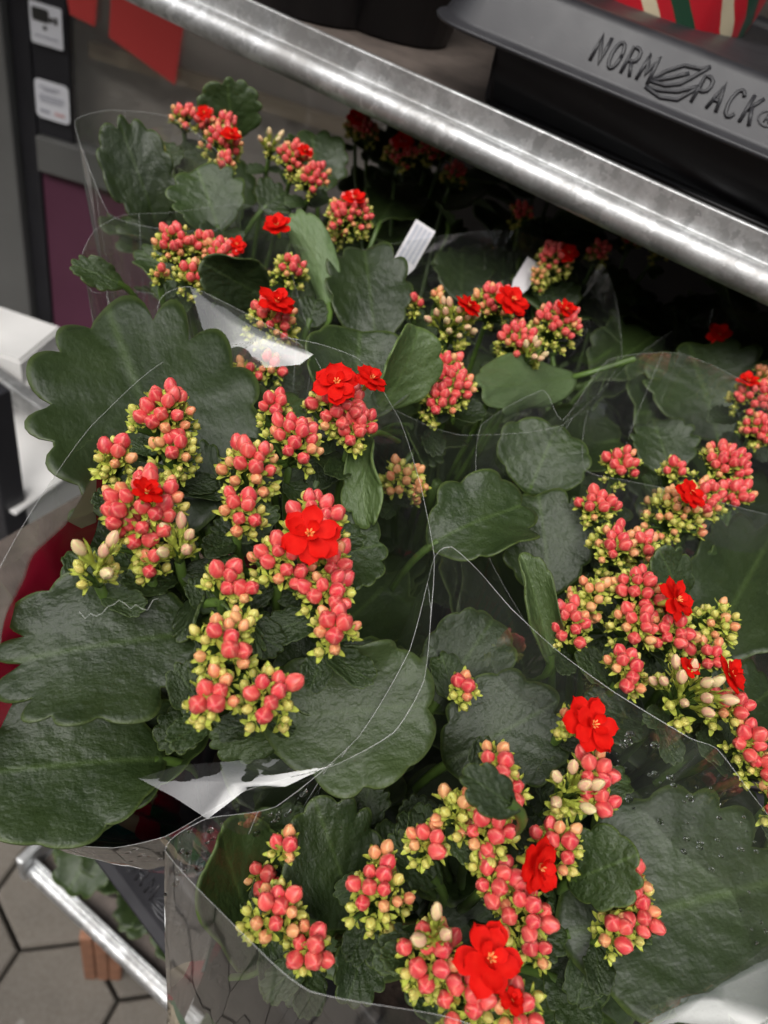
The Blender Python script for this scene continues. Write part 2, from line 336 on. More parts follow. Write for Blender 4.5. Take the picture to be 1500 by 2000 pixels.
# ================================================================ SETTING
g = MB(); g.add([(-60, -60, 0), (60, -60, 0), (60, 60, 0), (-60, 60, 0)], [[0, 1, 2, 3]])
ground = tag(g.build('ground', M['joint']), kind='structure')
HS = 0.113; hx = HS*math.sqrt(3)
pm = MB(); rr_ = HS - 0.0035
def hexring(r, z, a0): return [(r*math.cos(a0 + k*math.pi/3), r*math.sin(a0 + k*math.pi/3), z) for k in range(6)]
PA = R(30)
vs = hexring(rr_, 0.004, PA) + hexring(rr_, 0.026, PA) + hexring(rr_ - 0.005, 0.031, PA)
pm.add(vs, [[k, (k+1) % 6, 6+(k+1) % 6, 6+k] for k in range(6)] + [[6+k, 6+(k+1) % 6, 12+(k+1) % 6, 12+k] for k in range(6)] + [list(range(12, 18))])
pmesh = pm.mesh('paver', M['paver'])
pr = R(14)
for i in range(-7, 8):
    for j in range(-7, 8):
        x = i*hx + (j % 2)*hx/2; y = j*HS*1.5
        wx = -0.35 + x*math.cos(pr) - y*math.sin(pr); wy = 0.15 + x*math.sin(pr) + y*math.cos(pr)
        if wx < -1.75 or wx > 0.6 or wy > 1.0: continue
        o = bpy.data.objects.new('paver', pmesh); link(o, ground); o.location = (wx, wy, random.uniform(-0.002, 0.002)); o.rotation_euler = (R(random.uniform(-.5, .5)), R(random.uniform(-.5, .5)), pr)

# ---- shop front (vertical plane turned 25 degrees against the trolley)
WD = Vector((0.909, 0.417, 0)).normalized(); WN = Vector((WD.y, -WD.x, 0))      # along, towards street
W0 = PD(90, 150, 1.9); W0.z = 0
WF = Matrix((( WD.x, -WN.x, 0, W0.x), (WD.y, -WN.y, 0, W0.y), (0, 0, 1, 0), (0, 0, 0, 1)))   # local x along, y into wall
def SW(x, y, off=0.0):
    o = W0 + WN*off; r = ray(x, y); t = (o - CAM).dot(WN)/r.dot(WN); p = CAM + r*t
    return (p - W0).dot(WD), p.z
def wbox(m, s0, s1, z0, z1, y0, y1, bev=0.0, matid=0): m.box((s0, y0, z0), (s1, y1, z1), matid, WF, bev)
shop = empty('shop_front', W0, 'grey framed shop front with plum panel and window behind the flower trolley', 'building')
sA = SW(12, 300)[0]; sB = SW(38, 100)[0]; sB2 = SW(76, 400)[0]; sC = SW(136, 60)[0]
zB0 = SW(95, 330)[1]; zB1 = SW(95, 262)[1]
m = MB(); wbox(m, sA - 0.6, sA + 0.050, 0, 3.4, -0.045, 0.04, 0.006); m.build('door_post', M['grey_frame'], shop)
m = MB(); wbox(m, sA + 0.053, sA + 0.100, 0.0, 3.4, -0.014, 0.03, 0.004); m.build('rubber_seal', M['dark_frame'], shop)
m = MB(); wbox(m, sA + 0.103, sC, zB1, 3.4, -0.012, 0.03, 0.004); m.build('dark_stile', M['dark_frame'], shop)
m = MB(); wbox(m, sA + 0.103, 3.2, zB0, zB1 - 0.003, -0.03, 0.03, 0.004); m.build('cross_rail', M['grey_frame'], shop)
m = MB(); wbox(m, sA + 0.103, 3.2, 0.10, zB0 - 0.003, -0.006, 0.03, 0.002); m.build('panel', M['purple'], shop)
m = MB(); wbox(m, sA + 0.103, 3.2, 0.0, 0.097, -0.02, 0.03, 0.002); m.build('plinth', M['grey_frame'], shop)
m = MB(); wbox(m, sC + 0.003, 3.2, zB1 + 0.002, 2.6, 0.0, 0.008); m.build('window_pane', M['glass'], shop)
m = MB(); wbox(m, sC + 0.003, 3.2, 2.603, 3.4, -0.02, 0.05); m.build('wall', M['render_wall'], shop)
m = MB(); wbox(m, sA - 4.0, sA - 0.603, 0, 3.4, -0.05, 0.05); m.build('wall', M['render_wall'], shop)
m = MB(); wbox(m, sC - 0.1, 3.2, 0.0, 3.0, 0.16, 0.20); m.build('pale_backing', M['interior'], shop)  # pale panel set close behind the pane so the window looks lit
m = MB(); wbox(m, sC - 0.1, 3.2, 0.0, 0.02, 0.03, 0.155); m.build('shop_floor', M['beige'], shop)
m = MB(); wbox(m, sC - 0.1, 3.2, zB1 - 0.30, zB1 - 0.26, 0.06, 0.155); m.build('window_ledge', M['interior'], shop)
q0 = SW(150, 105, -0.1); q1 = SW(150, 75, -0.1)
m = MB(); wbox(m, sC, 2.4, q0[1], q1[1], 0.10, 0.13); m.build('reflection_strip', M['beige'], shop)  # beige strip painted in for a street reflection in the pane
m = MB(); wbox(m, sA - 4.0, 3.2, 3.403, 3.6, -0.3, 1.7); m.build('cornice', M['render_wall'], shop)
m = MB(); aw0 = Vector((-2.6, -0.35, 2.45)); aw = [Vector((-2.8, 0.75, 3.05)), Vector((2.6, 2.9, 3.05)), Vector((2.6, 0.12, 2.50)), Vector((-2.8, 0.12, 2.50))]
m.add(aw + [v + Vector((0, 0, 0.02)) for v in aw], [[3, 2, 1, 0], [4, 5, 6, 7], [0, 1, 5, 4], [1, 2, 6, 5], [2, 3, 7, 6], [3, 0, 4, 7]]); m.build('shade_awning', M['shade_awning'], shop)  # unseen awning, added to narrow the open sky above the trolley
# posters in the window
def poster(pts, label):
    c = [W0 + WD*s - WN*(-0.012) + Vector((0, 0, z)) for s, z in [SW(x, y, 0.012) for x, y in pts]]
    mb = MB(); n_ = WN*0.0015; mb.add(c + [p + n_ for p in c], [[3, 2, 1, 0], [4, 5, 6, 7], [0, 1, 5, 4], [1, 2, 6, 5], [2, 3, 7, 6], [3, 0, 4, 7]])
    tag(mb.build('poster', M['poster']), label, 'poster')
poster([(221, -80), (365, 10), (342, 166), (213, 72)], 'large red poster stuck on the shop window')
poster([(120, -60), (195, -60), (186, 52), (137, 28)], 'smaller red poster next to the window frame')
# stickers
def sticker(px, marks, label, rad):
    (s0, z1), (s1, z0) = SW(*px[0], 0.022), SW(*px[1], 0.022)
    root = empty('sticker', W0 + WD*((s0+s1)/2) + WN*0.022 + Vector((0, 0, z0)), label, 'sticker', None)
    def rr(mb, a0, a1, b0, b1, off, r, mid):
        pts = []
        for cx, cy, st in ((a1-r, b1-r, 0), (a0+r, b1-r, 90), (a0+r, b0+r, 180), (a1-r, b0+r, 270)):
            for k in range(5): a = R(st + k*22.5); pts.append((cx + r*math.cos(a), cy + r*math.sin(a)))
        f = [W0 + WD*x + WN*(0.022 + off) + Vector((0, 0, y)) for x, y in pts]; bk = [p - WN*0.001 for p in f]; n_ = len(f)
        mb.add(f + bk, [list(range(n_))] + [[k, n_+k, n_+(k+1) % n_, (k+1) % n_] for k in range(n_)], mid)
    w = s1-s0; h = z1-z0
    mb = MB(); rr(mb, s0, s1, z0, z1, 0, w*rad, 0); mb.build('backing', M['sticker'], root)
    for (a0, a1, b0, b1, r, mt, nm) in marks:
        mb = MB(); rr(mb, s0+a0*w, s0+a1*w, z0+b0*h, z0+b1*h, 0.0015, min(a1-a0, (b1-b0)*h/w)*w*r, 0); mb.build(nm, M[mt], root)
sticker(((55, -2), (124, 100)), [(0.08, 0.60, 0.56, 0.88, 0.2, 'ink', 'camera_pictogram'), (0.62, 0.72, 0.60, 0.72, 0.1, 'ink', 'camera_pictogram'), (0.76, 0.86, 0.58, 0.75, 0.1, 'ink', 'camera_pictogram'),
     (0.40, 0.52, 0.38, 0.48, 0.4, 'ink', 'camera_pictogram'), (0.12, 0.86, 0.19, 0.225, 0.1, 'ink_grey', 'text_line')], 'square white sticker with black security camera pictogram on the dark stile', 0.06)
tl = [(0.15, 0.75, 0.80, 0.84), (0.25, 0.65, 0.73, 0.76), (0.12, 0.85, 0.58, 0.62), (0.12, 0.85, 0.51, 0.54), (0.15, 0.80, 0.44, 0.47)]
sticker(((66, 150), (137, 246)), [(a, b_, c, d, 0.1, 'ink_grey', 'text_line') for a, b_, c, d in tl] + [(0.12, 0.42, 0.16, 0.24, 0.2, 'ink_grey', 'logo'), (0.55, 0.85, 0.16, 0.24, 0.2, 'ink_pink', 'logo')],
     'white sticker with rounded corners and grey text lines', 0.14)

# ---- unseen house across the street, added behind the viewer to block low sky
hs_ = empty('sky_block_house', (0, -7, 0), 'unseen brick house across the street, added to block low sky', 'building')
m = MB(); m.box((-9, -8, 0), (9, -7, 7.0)); m.build('wall', M['brick'], hs_)
for i in range(7):
    for z0 in (0.8, 3.6):
        m = MB(); m.box((-8 + i*2.4, -6.997, z0), (-6.9 + i*2.4, -6.95, z0 + 1.6)); w_ = m.build('window', M['dark_frame'], hs_)
        m = MB(); m.box((-8.05 + i*2.4, -6.94, z0 - 0.1), (-6.85 + i*2.4, -6.85, z0 - 0.02)); m.build('sill', M['render_wall'], w_)
m = MB(); m.box((-9.2, -8.2, 7.003), (9.2, -6.7, 7.3)); m.build('roof', M['grey_frame'], hs_)

# ================================================================ FLOWER TROLLEY
trolley = empty('flower_trolley', (0.1, 0.45, 0), 'galvanised steel flower trolley with brown shelves loaded with red flowering plants', 'trolley')
def rail_profile():
    pts = [(0.0035, -0.018), (0.0035, -0.0175), (0.0035, 0.0038), (0.0034, 0.0042), (0.0029, 0.0046), (0.0025, 0.0046), (0.0009, 0.0046), (0.0005, 0.0046), (0.0001, 0.0042), (0.0, 0.0038), (0.0, 0.0032), (0.0, -0.0065)]
    r = 0.0085
    pts += [(0.0, -0.0075)]
    for k in range(0, 13):
        a = R(64 + k*18.5); pts.append((-0.0035 + r*math.cos(a), -0.0165 + r*math.sin(a)))
    return pts
def rail(x0, x1, Y, Z, name='edge_rail', sc=1.0, mt='galv', parent=trolley):
    mb = MB(); pr_ = rail_profile(); N = 48; vs = []; n_ = len(pr_)
    for i in range(N+1):
        x = x0 + (x1-x0)*i/N
        for a, b in pr_:
            w = noise.noise(Vector((x*9, a*90, b*40)))*0.0004
            vs.append((x, Y + a*sc + w, Z + b*sc + w))
    fs = [[i*n_+k, i*n_+(k+1) % n_, (i+1)*n_+(k+1) % n_, (i+1)*n_+k] for i in range(N) for k in range(n_)]
    fs += [list(range(n_)), [N*n_+k for k in range(n_)][::-1]]
    mb.add(vs, fs, 0, True); o = mb.build(name, M[mt], parent)
    return o
ra = PY(1100, 275, 0.42); RZ = ra.z - 0.0046
rail(-0.855, 0.62, 0.42, RZ)
m = MB(); m.box((-0.855, 0.4245, RZ - 0.024), (0.615, 0.98, RZ - 0.010)); m.build('shelf_board', M['plank'], trolley)
rail(-0.40, 0.62, 0.124, 1.118, sc=0.7)
m = MB(); m.box((-0.398, 0.128, 1.092), (0.615, 0.98, 1.104)); m.build('shelf_board', M['plank'], trolley)
rail(-0.372, 0.62, 0.193, 0.556, sc=1.1)
m = MB(); m.box((-0.37, 0.20, 0.530), (0.615, 0.98, 0.540)); m.build('shelf_board', M['plank'], trolley)
for px_, py_ in ((-0.87, 0.47), (-0.50, 0.995), (0.635, 0.60), (0.635, 0.985)):
    m = MB(); m.box((px_-0.012, py_-0.02, 0.12), (px_+0.012, py_+0.02, 1.95), 0, None, 0.003); m.build('post', M['galv_far'], trolley)
m = MB(); m.box((-0.46, 0.984, 1.11), (0.615, 0.996, 1.46)); m.build('shade_board', M['board_dark'], trolley)  # added dark sheet, stands in for deep shade behind the plants
# steel corner of the low shelf
cl = P(75, 1690, 0.56)
m = MB(); m.box((-0.386, 0.178, 0.515), (-0.374, 0.26, 0.575), 0, None, 0.004); m.build('corner_bracket', M['galv_far'], trolley)
m = MB(); m.tube([(-0.38, 0.2, 0.53), (-0.38, 0.98, 0.53)], 0.010, 8); m.build('end_bar', M['galv_far'], trolley)

# ---- black plant trays with embossed letters
STROKES = {
 'N': [[(0, 0), (0, 1), (.6, 0), (.6, 1)]], 'O': [[(.3 + .3*math.cos(R(a)), .5 + .5*math.sin(R(a))) for a in range(0, 361, 30)]],
 'R': [[(0, 0), (0, 1), (.32, 1), (.52, .9), (.56, .74), (.5, .58), (.3, .5), (0, .5)], [(.26, .5), (.58, 0)]],
 'M': [[(0, 0), (.08, 1), (.36, .25), (.64, 1), (.72, 0)]],
 'P': [[(0, 0), (0, 1), (.32, 1), (.54, .9), (.58, .72), (.5, .54), (.3, .46), (0, .46)]],
 'A': [[(0, 0), (.3, 1), (.6, 0)], [(.13, .36), (.47, .36)]],
 'C': [[(.58, .82), (.46, .96), (.28, 1), (.1, .88), (0, .6), (0, .4), (.1, .12), (.28, 0), (.46, .04), (.58, .18)]],
 'K': [[(0, 0), (0, 1)], [(.55, 1), (.03, .45)], [(.2, .6), (.58, 0)]],
 'reg': [[(.3 + .42*math.cos(R(a)), .42 + .32*math.sin(R(a))) for a in range(0, 361, 30)], [(.2, .26), (.2, .6), (.38, .6), (.42, .5), (.36, .42), (.2, .42)], [(.3, .42), (.44, .26)]],
 'leaf': [[(-.15, .15), (.2, .62), (.7, 1.02), (1.3, 1.1), (1.55, 1.28)], [(-.15, .15), (.45, .2), (.9, .42), (1.2, .8), (1.55, 1.28)], [(-.15, .15), (.5, .5), (1.0, .85)], [(-.2, -.08), (.4, .0), (.95, .16), (1.6, .62)], [(-.2, -.08), (.5, -.22), (1.1, -.08), (1.6, .62)]]}
def make_tray(loc, rz, LX, LY, label, letters, topz=0.0, hgt=0.075, cell=None, lipd=0.0265):
    """origin: front left corner of the lip's top ridge; x along front, y back"""
    fr = Matrix.Translation(Vector(loc)) @ Matrix.Rotation(rz, 4, 'Z')
    root = empty('plant_tray', Vector(loc) - Vector((0, 0, hgt)), label, 'tray')
    prof = [(-0.020, -0.020), (-0.0185, -0.004), (-0.016, -0.001), (-0.012, 0.0), (-0.004, 0.0), (-0.0012, -0.0012), (0.0005, -0.004), (0.0115, -lipd+0.002), (0.0125, -lipd), (0.0165, -lipd-0.0012), (0.0172, -lipd-0.0024), (0.0165, -lipd-0.0036), (0.010, -lipd-0.0036), (0.004, -lipd+0.004)]
    rc = 0.022
    def ring(off):
        pts = []
        for cx, cy, st in ((rc, rc, 180), (LX-rc, rc, 270), (LX-rc, LY-rc, 0), (rc, LY-rc, 90)):
            for k in range(8): a = R(st + k*90/7); pts.append((cx + (rc+off)*math.cos(a), cy + (rc+off)*math.sin(a)))
        return pts
    mb = MB(); n_ = 32; vs = []
    for off, z in prof: vs += [fr @ Vector((x, y, z)) for x, y in ring(off)]
    fs = [[i*n_+k, (i+1)*n_+k, (i+1)*n_+(k+1) % n_, i*n_+(k+1) % n_] for i in range(len(prof)-1) for k in range(n_)]
    mb.add(vs, fs, 0, True); rim = mb.build('lip', M['plastic'], root)
    mb = MB(); vs = []; pb = [(-0.020, -0.0200), (-0.023, -hgt*0.6), (-0.028, -hgt+0.004), (-0.032, -hgt)]
    for off, z in pb: vs += [fr @ Vector((x, y, z)) for x, y in ring(off if off > -rc else off)]
    fs = [[i*n_+k, (i+1)*n_+k, (i+1)*n_+(k+1) % n_, i*n_+(k+1) % n_] for i in range(len(pb)-1) for k in range(n_)] + [[3*n_+k for k in range(n_)]]
    mb.add(vs, fs, 0, True); mb.build('body', M['plastic'], root)
    mb = MB(); mb.box((0.016, 0.016, -0.012), (LX-0.016, LY-0.016, -0.006), 0, fr, 0.002); mb.build('deck', M['plastic'], root)
    e1 = Vector((1, 0, 0)); e2 = Vector((0, 0.011, lipd-0.006)).normalized()
    for ch, x0, hh in letters:
        for _ in (0,):
            mb = MB()
            for st in STROKES[ch]:
                wf = 0.66 if ch not in ('leaf', 'reg') else 1.0
                pts = [fr @ (Vector((x0, 0, 0)) + Vector((0, -0.0115, -lipd+0.002)) + e2*((lipd-0.006)*0.5*1.1 - hh*0.5 + b*hh) + e1*(a*hh*wf) + Vector((0, -0.0002, 0))) for a, b in st]
                q = []
                for a, b in zip(pts, pts[1:]): q += [a, a.lerp(b, 0.5)]
                mb.tube(q + [pts[-1]], 0.00100 if ch != 'reg' else 0.00045, 8)
            mb.build('letter' if ch != 'leaf' else 'leaf_emblem', M['plastic'], rim)
    return root
TX0 = PY(864, 26, 0.44).x
def lx(px, py): return PY(px, py, 0.447).x - TX0
LET = [('N', lx(1164, 98), 0.0132), ('O', lx(1194, 111), 0.0132), ('R', lx(1222, 128), 0.0132), ('M', lx(1252, 141), 0.0132), ('leaf', lx(1280, 160), 0.0140),
       ('P', lx(1364, 175), 0.0132), ('A', lx(1393, 188), 0.0132), ('C', lx(1425, 200), 0.0132), ('K', lx(1458, 215), 0.0132), ('reg', lx(1489, 226), 0.011)]
make_tray((TX0, 0.4525, 1.5478), 0, 0.42, 0.30, 'black plastic tray with embossed lettering standing on the upper shelf', LET, hgt=1.5478 - RZ + 0.0095)
# dark pots hanging below the lip, inside the tray frame
t0 = P(150, 1560, 1.185); t1 = P(392, 1880, 1.185); ang = math.atan2(t1.y - t0.y, t1.x - t0.x)
LET2 = [(c, 0.035 + (x - LET[0][1])*0.9, h*0.85) for c, x, h in LET]
make_tray((t0.x, t0.y + 0.012, 1.186), ang, 0.40, 0.30, 'black plastic tray under the front row of sleeved plants', LET2, hgt=0.082)
make_tray((-0.31, 0.45, 1.186), 0.0, 0.44, 0.30, 'black plastic tray under the back row of plants', [], hgt=0.082)

def pot(mb, c, r0, r1, z0, z1, n=24):
    vs = []
    for r, z in ((r0, z0), (r1, z1), (r1+0.003, z1), (r1+0.003, z1+0.008), (r1-0.002, z1+0.008), (r1-0.004, z1-0.01)):
        vs += [(c[0] + r*math.cos(2*math.pi*k/n), c[1] + r*math.sin(2*math.pi*k/n), z) for k in range(n)]
    mb.add(vs, [[i*n+k, i*n+(k+1) % n, (i+1)*n+(k+1) % n, (i+1)*n+k] for i in range(5) for k in range(n)] + [list(range(n))[::-1]], 0, True)
# wrapped pots in the upper tray and black pots further left on the upper shelf
def wrapped(px, py, Y, r, label):
    p = PY(px, py, Y); z0 = RZ - 0.009; root = empty('wrapped_pot', (p.x, p.y, z0), label, 'pot', None)
    n = 48; vs = []; uvs = []; prof = [(r*0.70, 0), (r*0.86, 0.04), (r*1.0, 0.075), (r*1.08, 0.11), (r*1.14, 0.15)]
    for i, (q, z) in enumerate(prof):
        for k in range(n):
            a = 2*math.pi*k/n; w = 1 + 0.035*math.sin(7*a + i) + 0.02*math.sin(13*a)
            vs.append((p.x + q*w*math.cos(a), p.y + q*w*math.sin(a), z0 + z))
    mb = MB(); mb.add(vs, [[i*n+k, i*n+(k+1) % n, (i+1)*n+(k+1) % n, (i+1)*n+k] for i in range(4) for k in range(n)] + [list(range(n))[::-1]], 0, True)
    o = mb.build('paper_wrap', M['wrap'], root); uvl = o.data.uv_layers.new(name='UVMap')
    for pl in o.data.polygons:
        for li in pl.loop_indices:
            vi = o.data.loops[li].vertex_index; k = vi % n; u = k/n
            if len(pl.vertices) == 4 and k == 0 and any(o.data.loops[q].vertex_index % n == n-1 for q in pl.loop_indices): u = 1.0
            uvl.data[li].uv = (u, (vi//n)/4)
    mb = MB(); pot(mb, (p.x, p.y), r*0.62, r*0.8, z0 + 0.004, z0 + 0.10); mb.build('inner_pot', M['plastic'], root)
    return root
wrapped(1320, -40, 0.625, 0.058, 'pot in shiny red, cream and green striped wrap on the upper shelf')
for i, (px, py, Y) in enumerate(((610, -10, 0.52), (770, 10, 0.56))):
    p = PY(px, py, Y); root = empty('empty_pot', (p.x, p.y, RZ - 0.009), ['black plastic pot standing behind the galvanised rail', 'black plastic pot beside the tray on the upper shelf'][i], 'pot')
    mb = MB(); pot(mb, (p.x, p.y), 0.045, 0.062, RZ - 0.0085, RZ + 0.10); mb.build('pot_body', M['plastic'], root)

# ================================================================ PLANT PIECES
def leaf_mesh(L, W, seed, cup=0.0, bend=0.0, fold=0.0, wave=0.03, lobes=12, amp=0.10, th=0.0011, nr=10, ns=126, obov=0.12):
    """leaf along +x from its base at the origin, face up +z.  Two skins plus rim, UV = flat leaf coordinates, rho = distance from the middle"""
    rnd = random.Random(seed); ph = rnd.uniform(0, 6.28); w1 = rnd.uniform(0, 6.28); w2 = rnd.uniform(0, 6.28); asym = rnd.uniform(-0.06, 0.06)
    def flat(t, rho):
        c, s = math.cos(t), math.sin(t)
        env = max(0.0, min(1.0, (2.55 - abs(t))/0.5))
        tw = t + 0.10*math.sin(2*t + w1) + 0.06*math.sin(5*t + w2)
        k = abs(math.cos(lobes*tw/2 + ph))
        k = k**0.7
        f = 1 + 2.3*amp*env*(k - 0.78)*(0.8 + 0.35*math.sin(3*t + w2))*rho**4
        x = 0.5*c*f; y = 0.5*s*f*(1 + obov*c)*(1 + asym*s)
        if c < 0: y *= 1 - 0.45*c*c*c*c
        return x*rho, y*rho
    def shape(x, y, t, rho, off):
        zz = wave*rho**3*(math.sin(3*t + w1) + 0.6*math.sin(5*t + w2))*L + off + (fold*abs(y)*W)
        zz += 0.012*L*math.sin(9*x + w2)*math.cos(7*y + w1)*rho
        zz += 0.0055*L*rho*rho*math.cos(lobes*(t + 0.10*math.sin(2*t + w1)) + 2*ph)*min(1.0, max(0.0, (2.6 - abs(t))))
        X = (x + 0.5)*L; Yv = y*W
        if abs(cup) > 1e-4:
            a = cup*y*2; rad = W/(2*cup); Yn = math.sin(a)*(rad - zz); zz = rad - math.cos(a)*(rad - zz); Yv = Yn
        if abs(bend) > 1e-4:
            a = bend*(x + 0.5); rad = L/bend; Xn = math.sin(a)*(rad - zz); zz = rad - math.cos(a)*(rad - zz); X = Xn
        return (X, Yv, zz)
    V = []; rho_ = []; UV = []
    rings = [((i+1)/nr)**0.85 for i in range(nr)]
    for side in (0, 1):
        off = th/2 if side == 0 else -th/2
        V.append(shape(0, 0, 0, 0, off)); rho_.append(0); UV.append((0.5, 0))
        for r_ in rings:
            o2 = off*(1.0 if r_ < 0.999 else 0.45)
            for k in range(ns):
                t = -math.pi + 2*math.pi*k/ns; x, y = flat(t, r_)
                V.append(shape(x, y, t, r_, o2)); rho_.append(r_); UV.append((x + 0.5, y))
    Fc = []; mi = []; S = 1 + nr*ns
    for side in (0, 1):
        o = side*S
        for k in range(ns):
            f = [o, o+1+k, o+1+(k+1) % ns]; Fc.append(f if side == 0 else f[::-1]); mi.append(side)
        for i in range(nr-1):
            for k in range(ns):
                a = o+1+i*ns; f = [a+k, a+ns+k, a+ns+(k+1) % ns, a+(k+1) % ns]; Fc.append(f if side == 0 else f[::-1]); mi.append(side)
    a = 1+(nr-1)*ns
    for k in range(ns): Fc.append([a+k, S+a+k, S+a+(k+1) % ns, a+(k+1) % ns]); mi.append(0)
    # petiole
    k0 = len(V); n = 6; pl = 0.022; rp = 0.0016
    for i in range(5):
        q = i/4; cx = 0.004 - q*pl; cz = -0.022*q*q
        b_ = shape(-0.5 + 0.004/L, 0, math.pi, 1, 0)[2]
        for j in range(n):
            an = 2*math.pi*j/n; V.append((cx, math.cos(an)*rp*(1-0.1*q), b_ + cz + math.sin(an)*rp)); rho_.append(0.5); UV.append((0, 0))
    for i in range(4):
        for j in range(n): Fc.append([k0+i*n+j, k0+i*n+(j+1) % n, k0+(i+1)*n+(j+1) % n, k0+(i+1)*n+j]); mi.append(2)
    me = bpy.data.meshes.new('leaf'); me.from_pydata(V, [], Fc); me.update()
    me.materials.append(M['leaf']); me.materials.append(M['under']); me.materials.append(M['stem'])
    me.polygons.foreach_set('material_index', mi); me.polygons.foreach_set('use_smooth', [True]*len(Fc))
    at = me.attributes.new('rho', 'FLOAT', 'POINT'); at.data.foreach_set('value', rho_)
    uvl = me.uv_layers.new(name='UVMap'); idx = [0]*len(me.loops); me.loops.foreach_get('vertex_index', idx)
    flatuv = []
    for i in idx: flatuv += UV[i]
    uvl.data.foreach_set('uv', flatuv)
    return me
def place(me, name, parent, org, ax, nz, scale=None, post=None):
    ax = Vector(ax).normalized(); nz = Vector(nz); nz = (nz - ax*nz.dot(ax)).normalized(); ay = nz.cross(ax)
    o = bpy.data.objects.new(name, me); link(o, parent)
    m3 = Matrix((ax, ay, nz)).transposed()
    base = Vector(parent.location) + (Vector(parent.parent.location) if parent.parent else Vector((0, 0, 0)))
    mw = Matrix.Translation(Vector(org) - base) @ m3.to_4x4()
    if scale: mw = mw @ Matrix.Diagonal((*scale, 1))
    if post: mw = mw @ post
    o.matrix_local = mw
    return o
LSEED = [0]
def leaf(plant, b, t, w, roll=0, cup=0.35, bend=-0.25, fold=0.0, wave=0.03, up=0.5, lobes=12, amp=0.10, obov=0.12, light=False):
    """b, t: (pixel x, pixel y, height) of base and tip; w: breadth in pixels"""
    LSEED[0] += 1
    B = P(*b); T = P(*t); ax = T - B; L = ax.length; ax.normalize()
    mid = (B + T)/2; W = w*depth(mid)/F
    tocam = (CAM - mid).normalized(); n0 = Vector((0, 0, 1))*up + tocam*(1-up)
    n0 = (n0 - ax*n0.dot(ax)).normalized(); n0 = Quaternion(ax, R(roll)) @ n0
    me = leaf_mesh(L*1.02, W, LSEED[0]*7+3, cup, bend, fold, wave, lobes, amp, obov=obov)
    if light: me.materials[0] = M['leaf_light']
    return place(me, 'leaf', plant, B, Quaternion(n0.cross(ax), bend*0.5) @ ax if False else ax, n0)
FILL = [leaf_mesh(1.0, random.uniform(0.72, 0.95), 500+i, random.uniform(0.2, 0.7), random.uniform(-0.6, 0.2), 0.0, 0.035, 11, 0.10, 0.016, 6, 48) for i in range(7)]

# ---- buds (unit: metres), calyx with four pointed sepals
def bud_mesh(name, length, rad, petal_mat, sep=0.0042, sepn=4, tube=0.0, open_=0.0, seed=0, spread=0.75):
    rnd = random.Random(seed); V = []; Fc = []; mi = []; gr = []
    nseg = 24; prof = [(0.0, 0.35), (0.10, 0.62), (0.25, 0.86), (0.42, 1.0), (0.58, 0.96), (0.74, 0.78), (0.88, 0.50), (0.96, 0.26)]
    for i, (h, r_) in enumerate(prof):
        for k in range(nseg):
            a = 2*math.pi*k/nseg; sw = (4*(k/nseg + 0.22*h + 0.01)) % 1.0
            q = rad*r_*(1 + 0.26*(sw - 0.5)*min(1, 0.3 + h))*(1 + 0.06*math.cos(a + seed))
            V.append((q*math.cos(a), q*math.sin(a), tube + h*length + 0.03*length*sw)); gr.append(0.75*max(0, (sw - 0.62)/0.38)*min(1, 0.4 + h))
    V.append((0, 0, tube + length)); gr.append(0)
    for i in range(len(prof)-1):
        for k in range(nseg): Fc.append([i*nseg+k, i*nseg+(k+1) % nseg, (i+1)*nseg+(k+1) % nseg, (i+1)*nseg+k]); mi.append(0)
    top = (len(prof)-1)*nseg
    for k in range(nseg): Fc.append([top+k, top+(k+1) % nseg, len(V)-1]); mi.append(0)
    # receptacle
    k0 = len(V); n = 8
    for z, r_ in ((-0.0018, 0.0006), (-0.0005, rad*0.45), (tube*0.6 + 0.0006, rad*0.58), (tube + length*0.12, rad*0.72)):
        for k in range(n): a = 2*math.pi*k/n; V.append((r_*math.cos(a), r_*math.sin(a), z)); gr.append(0)
    for i in range(3):
        for k in range(n): Fc.append([k0+i*n+k, k0+i*n+(k+1) % n, k0+(i+1)*n+(k+1) % n, k0+(i+1)*n+k]); mi.append(1)
    for s in range(sepn):
        a = 2*math.pi*(s+0.5)/sepn + rnd.uniform(-.2, .2); ca, sa = math.cos(a), math.sin(a); sp = spread*rnd.uniform(0.7, 1.35); sl = sep*rnd.uniform(0.85, 1.2)
        k0 = len(V)
        for i in range(5):
            q = i/4; rr_s = rad*0.55 + sl*sp*q + 0.0012*q*q*math.sin(3*q)
            zz = tube*0.4 + sl*0.80*q; wd = 0.00085*(1 - q)**0.7*(1 + 0.8*q*(1-q)) + 0.00004
            for sgn in (-1, 0, 1): V.append((ca*(rr_s + (0.0003 if sgn == 0 else 0)) - sa*wd*sgn, sa*(rr_s + (0.0003 if sgn == 0 else 0)) + ca*wd*sgn, zz - (0.0002 if sgn == 0 else 0))); gr.append(0)
        for i in range(4):
            for j in range(2): Fc.append([k0+i*3+j, k0+i*3+j+1, k0+(i+1)*3+j+1, k0+(i+1)*3+j]); mi.append(1)
    me = bpy.data.meshes.new(name); me.from_pydata(V, [], Fc); me.update()
    me.materials.append(petal_mat); me.materials.append(M['sepal'])
    me.polygons.foreach_set('material_index', mi); me.polygons.foreach_set('use_smooth', [True]*len(Fc))
    at = me.attributes.new('groove', 'FLOAT', 'POINT'); at.data.foreach_set('value', gr)
    return me
BR = [bud_mesh('bud', 0.0052, 0.0019, M['bud_red'], seed=i, sep=0.0022) for i in range(3)]
BP = [bud_mesh('bud', 0.0044, 0.0016, M['bud_peach'], seed=10+i, sep=0.0024) for i in range(3)]
BG = [bud_mesh('bud', 0.0036, 0.0013, M['bud_green'], seed=20+i, sep=0.0024, spread=0.7) for i in range(3)]
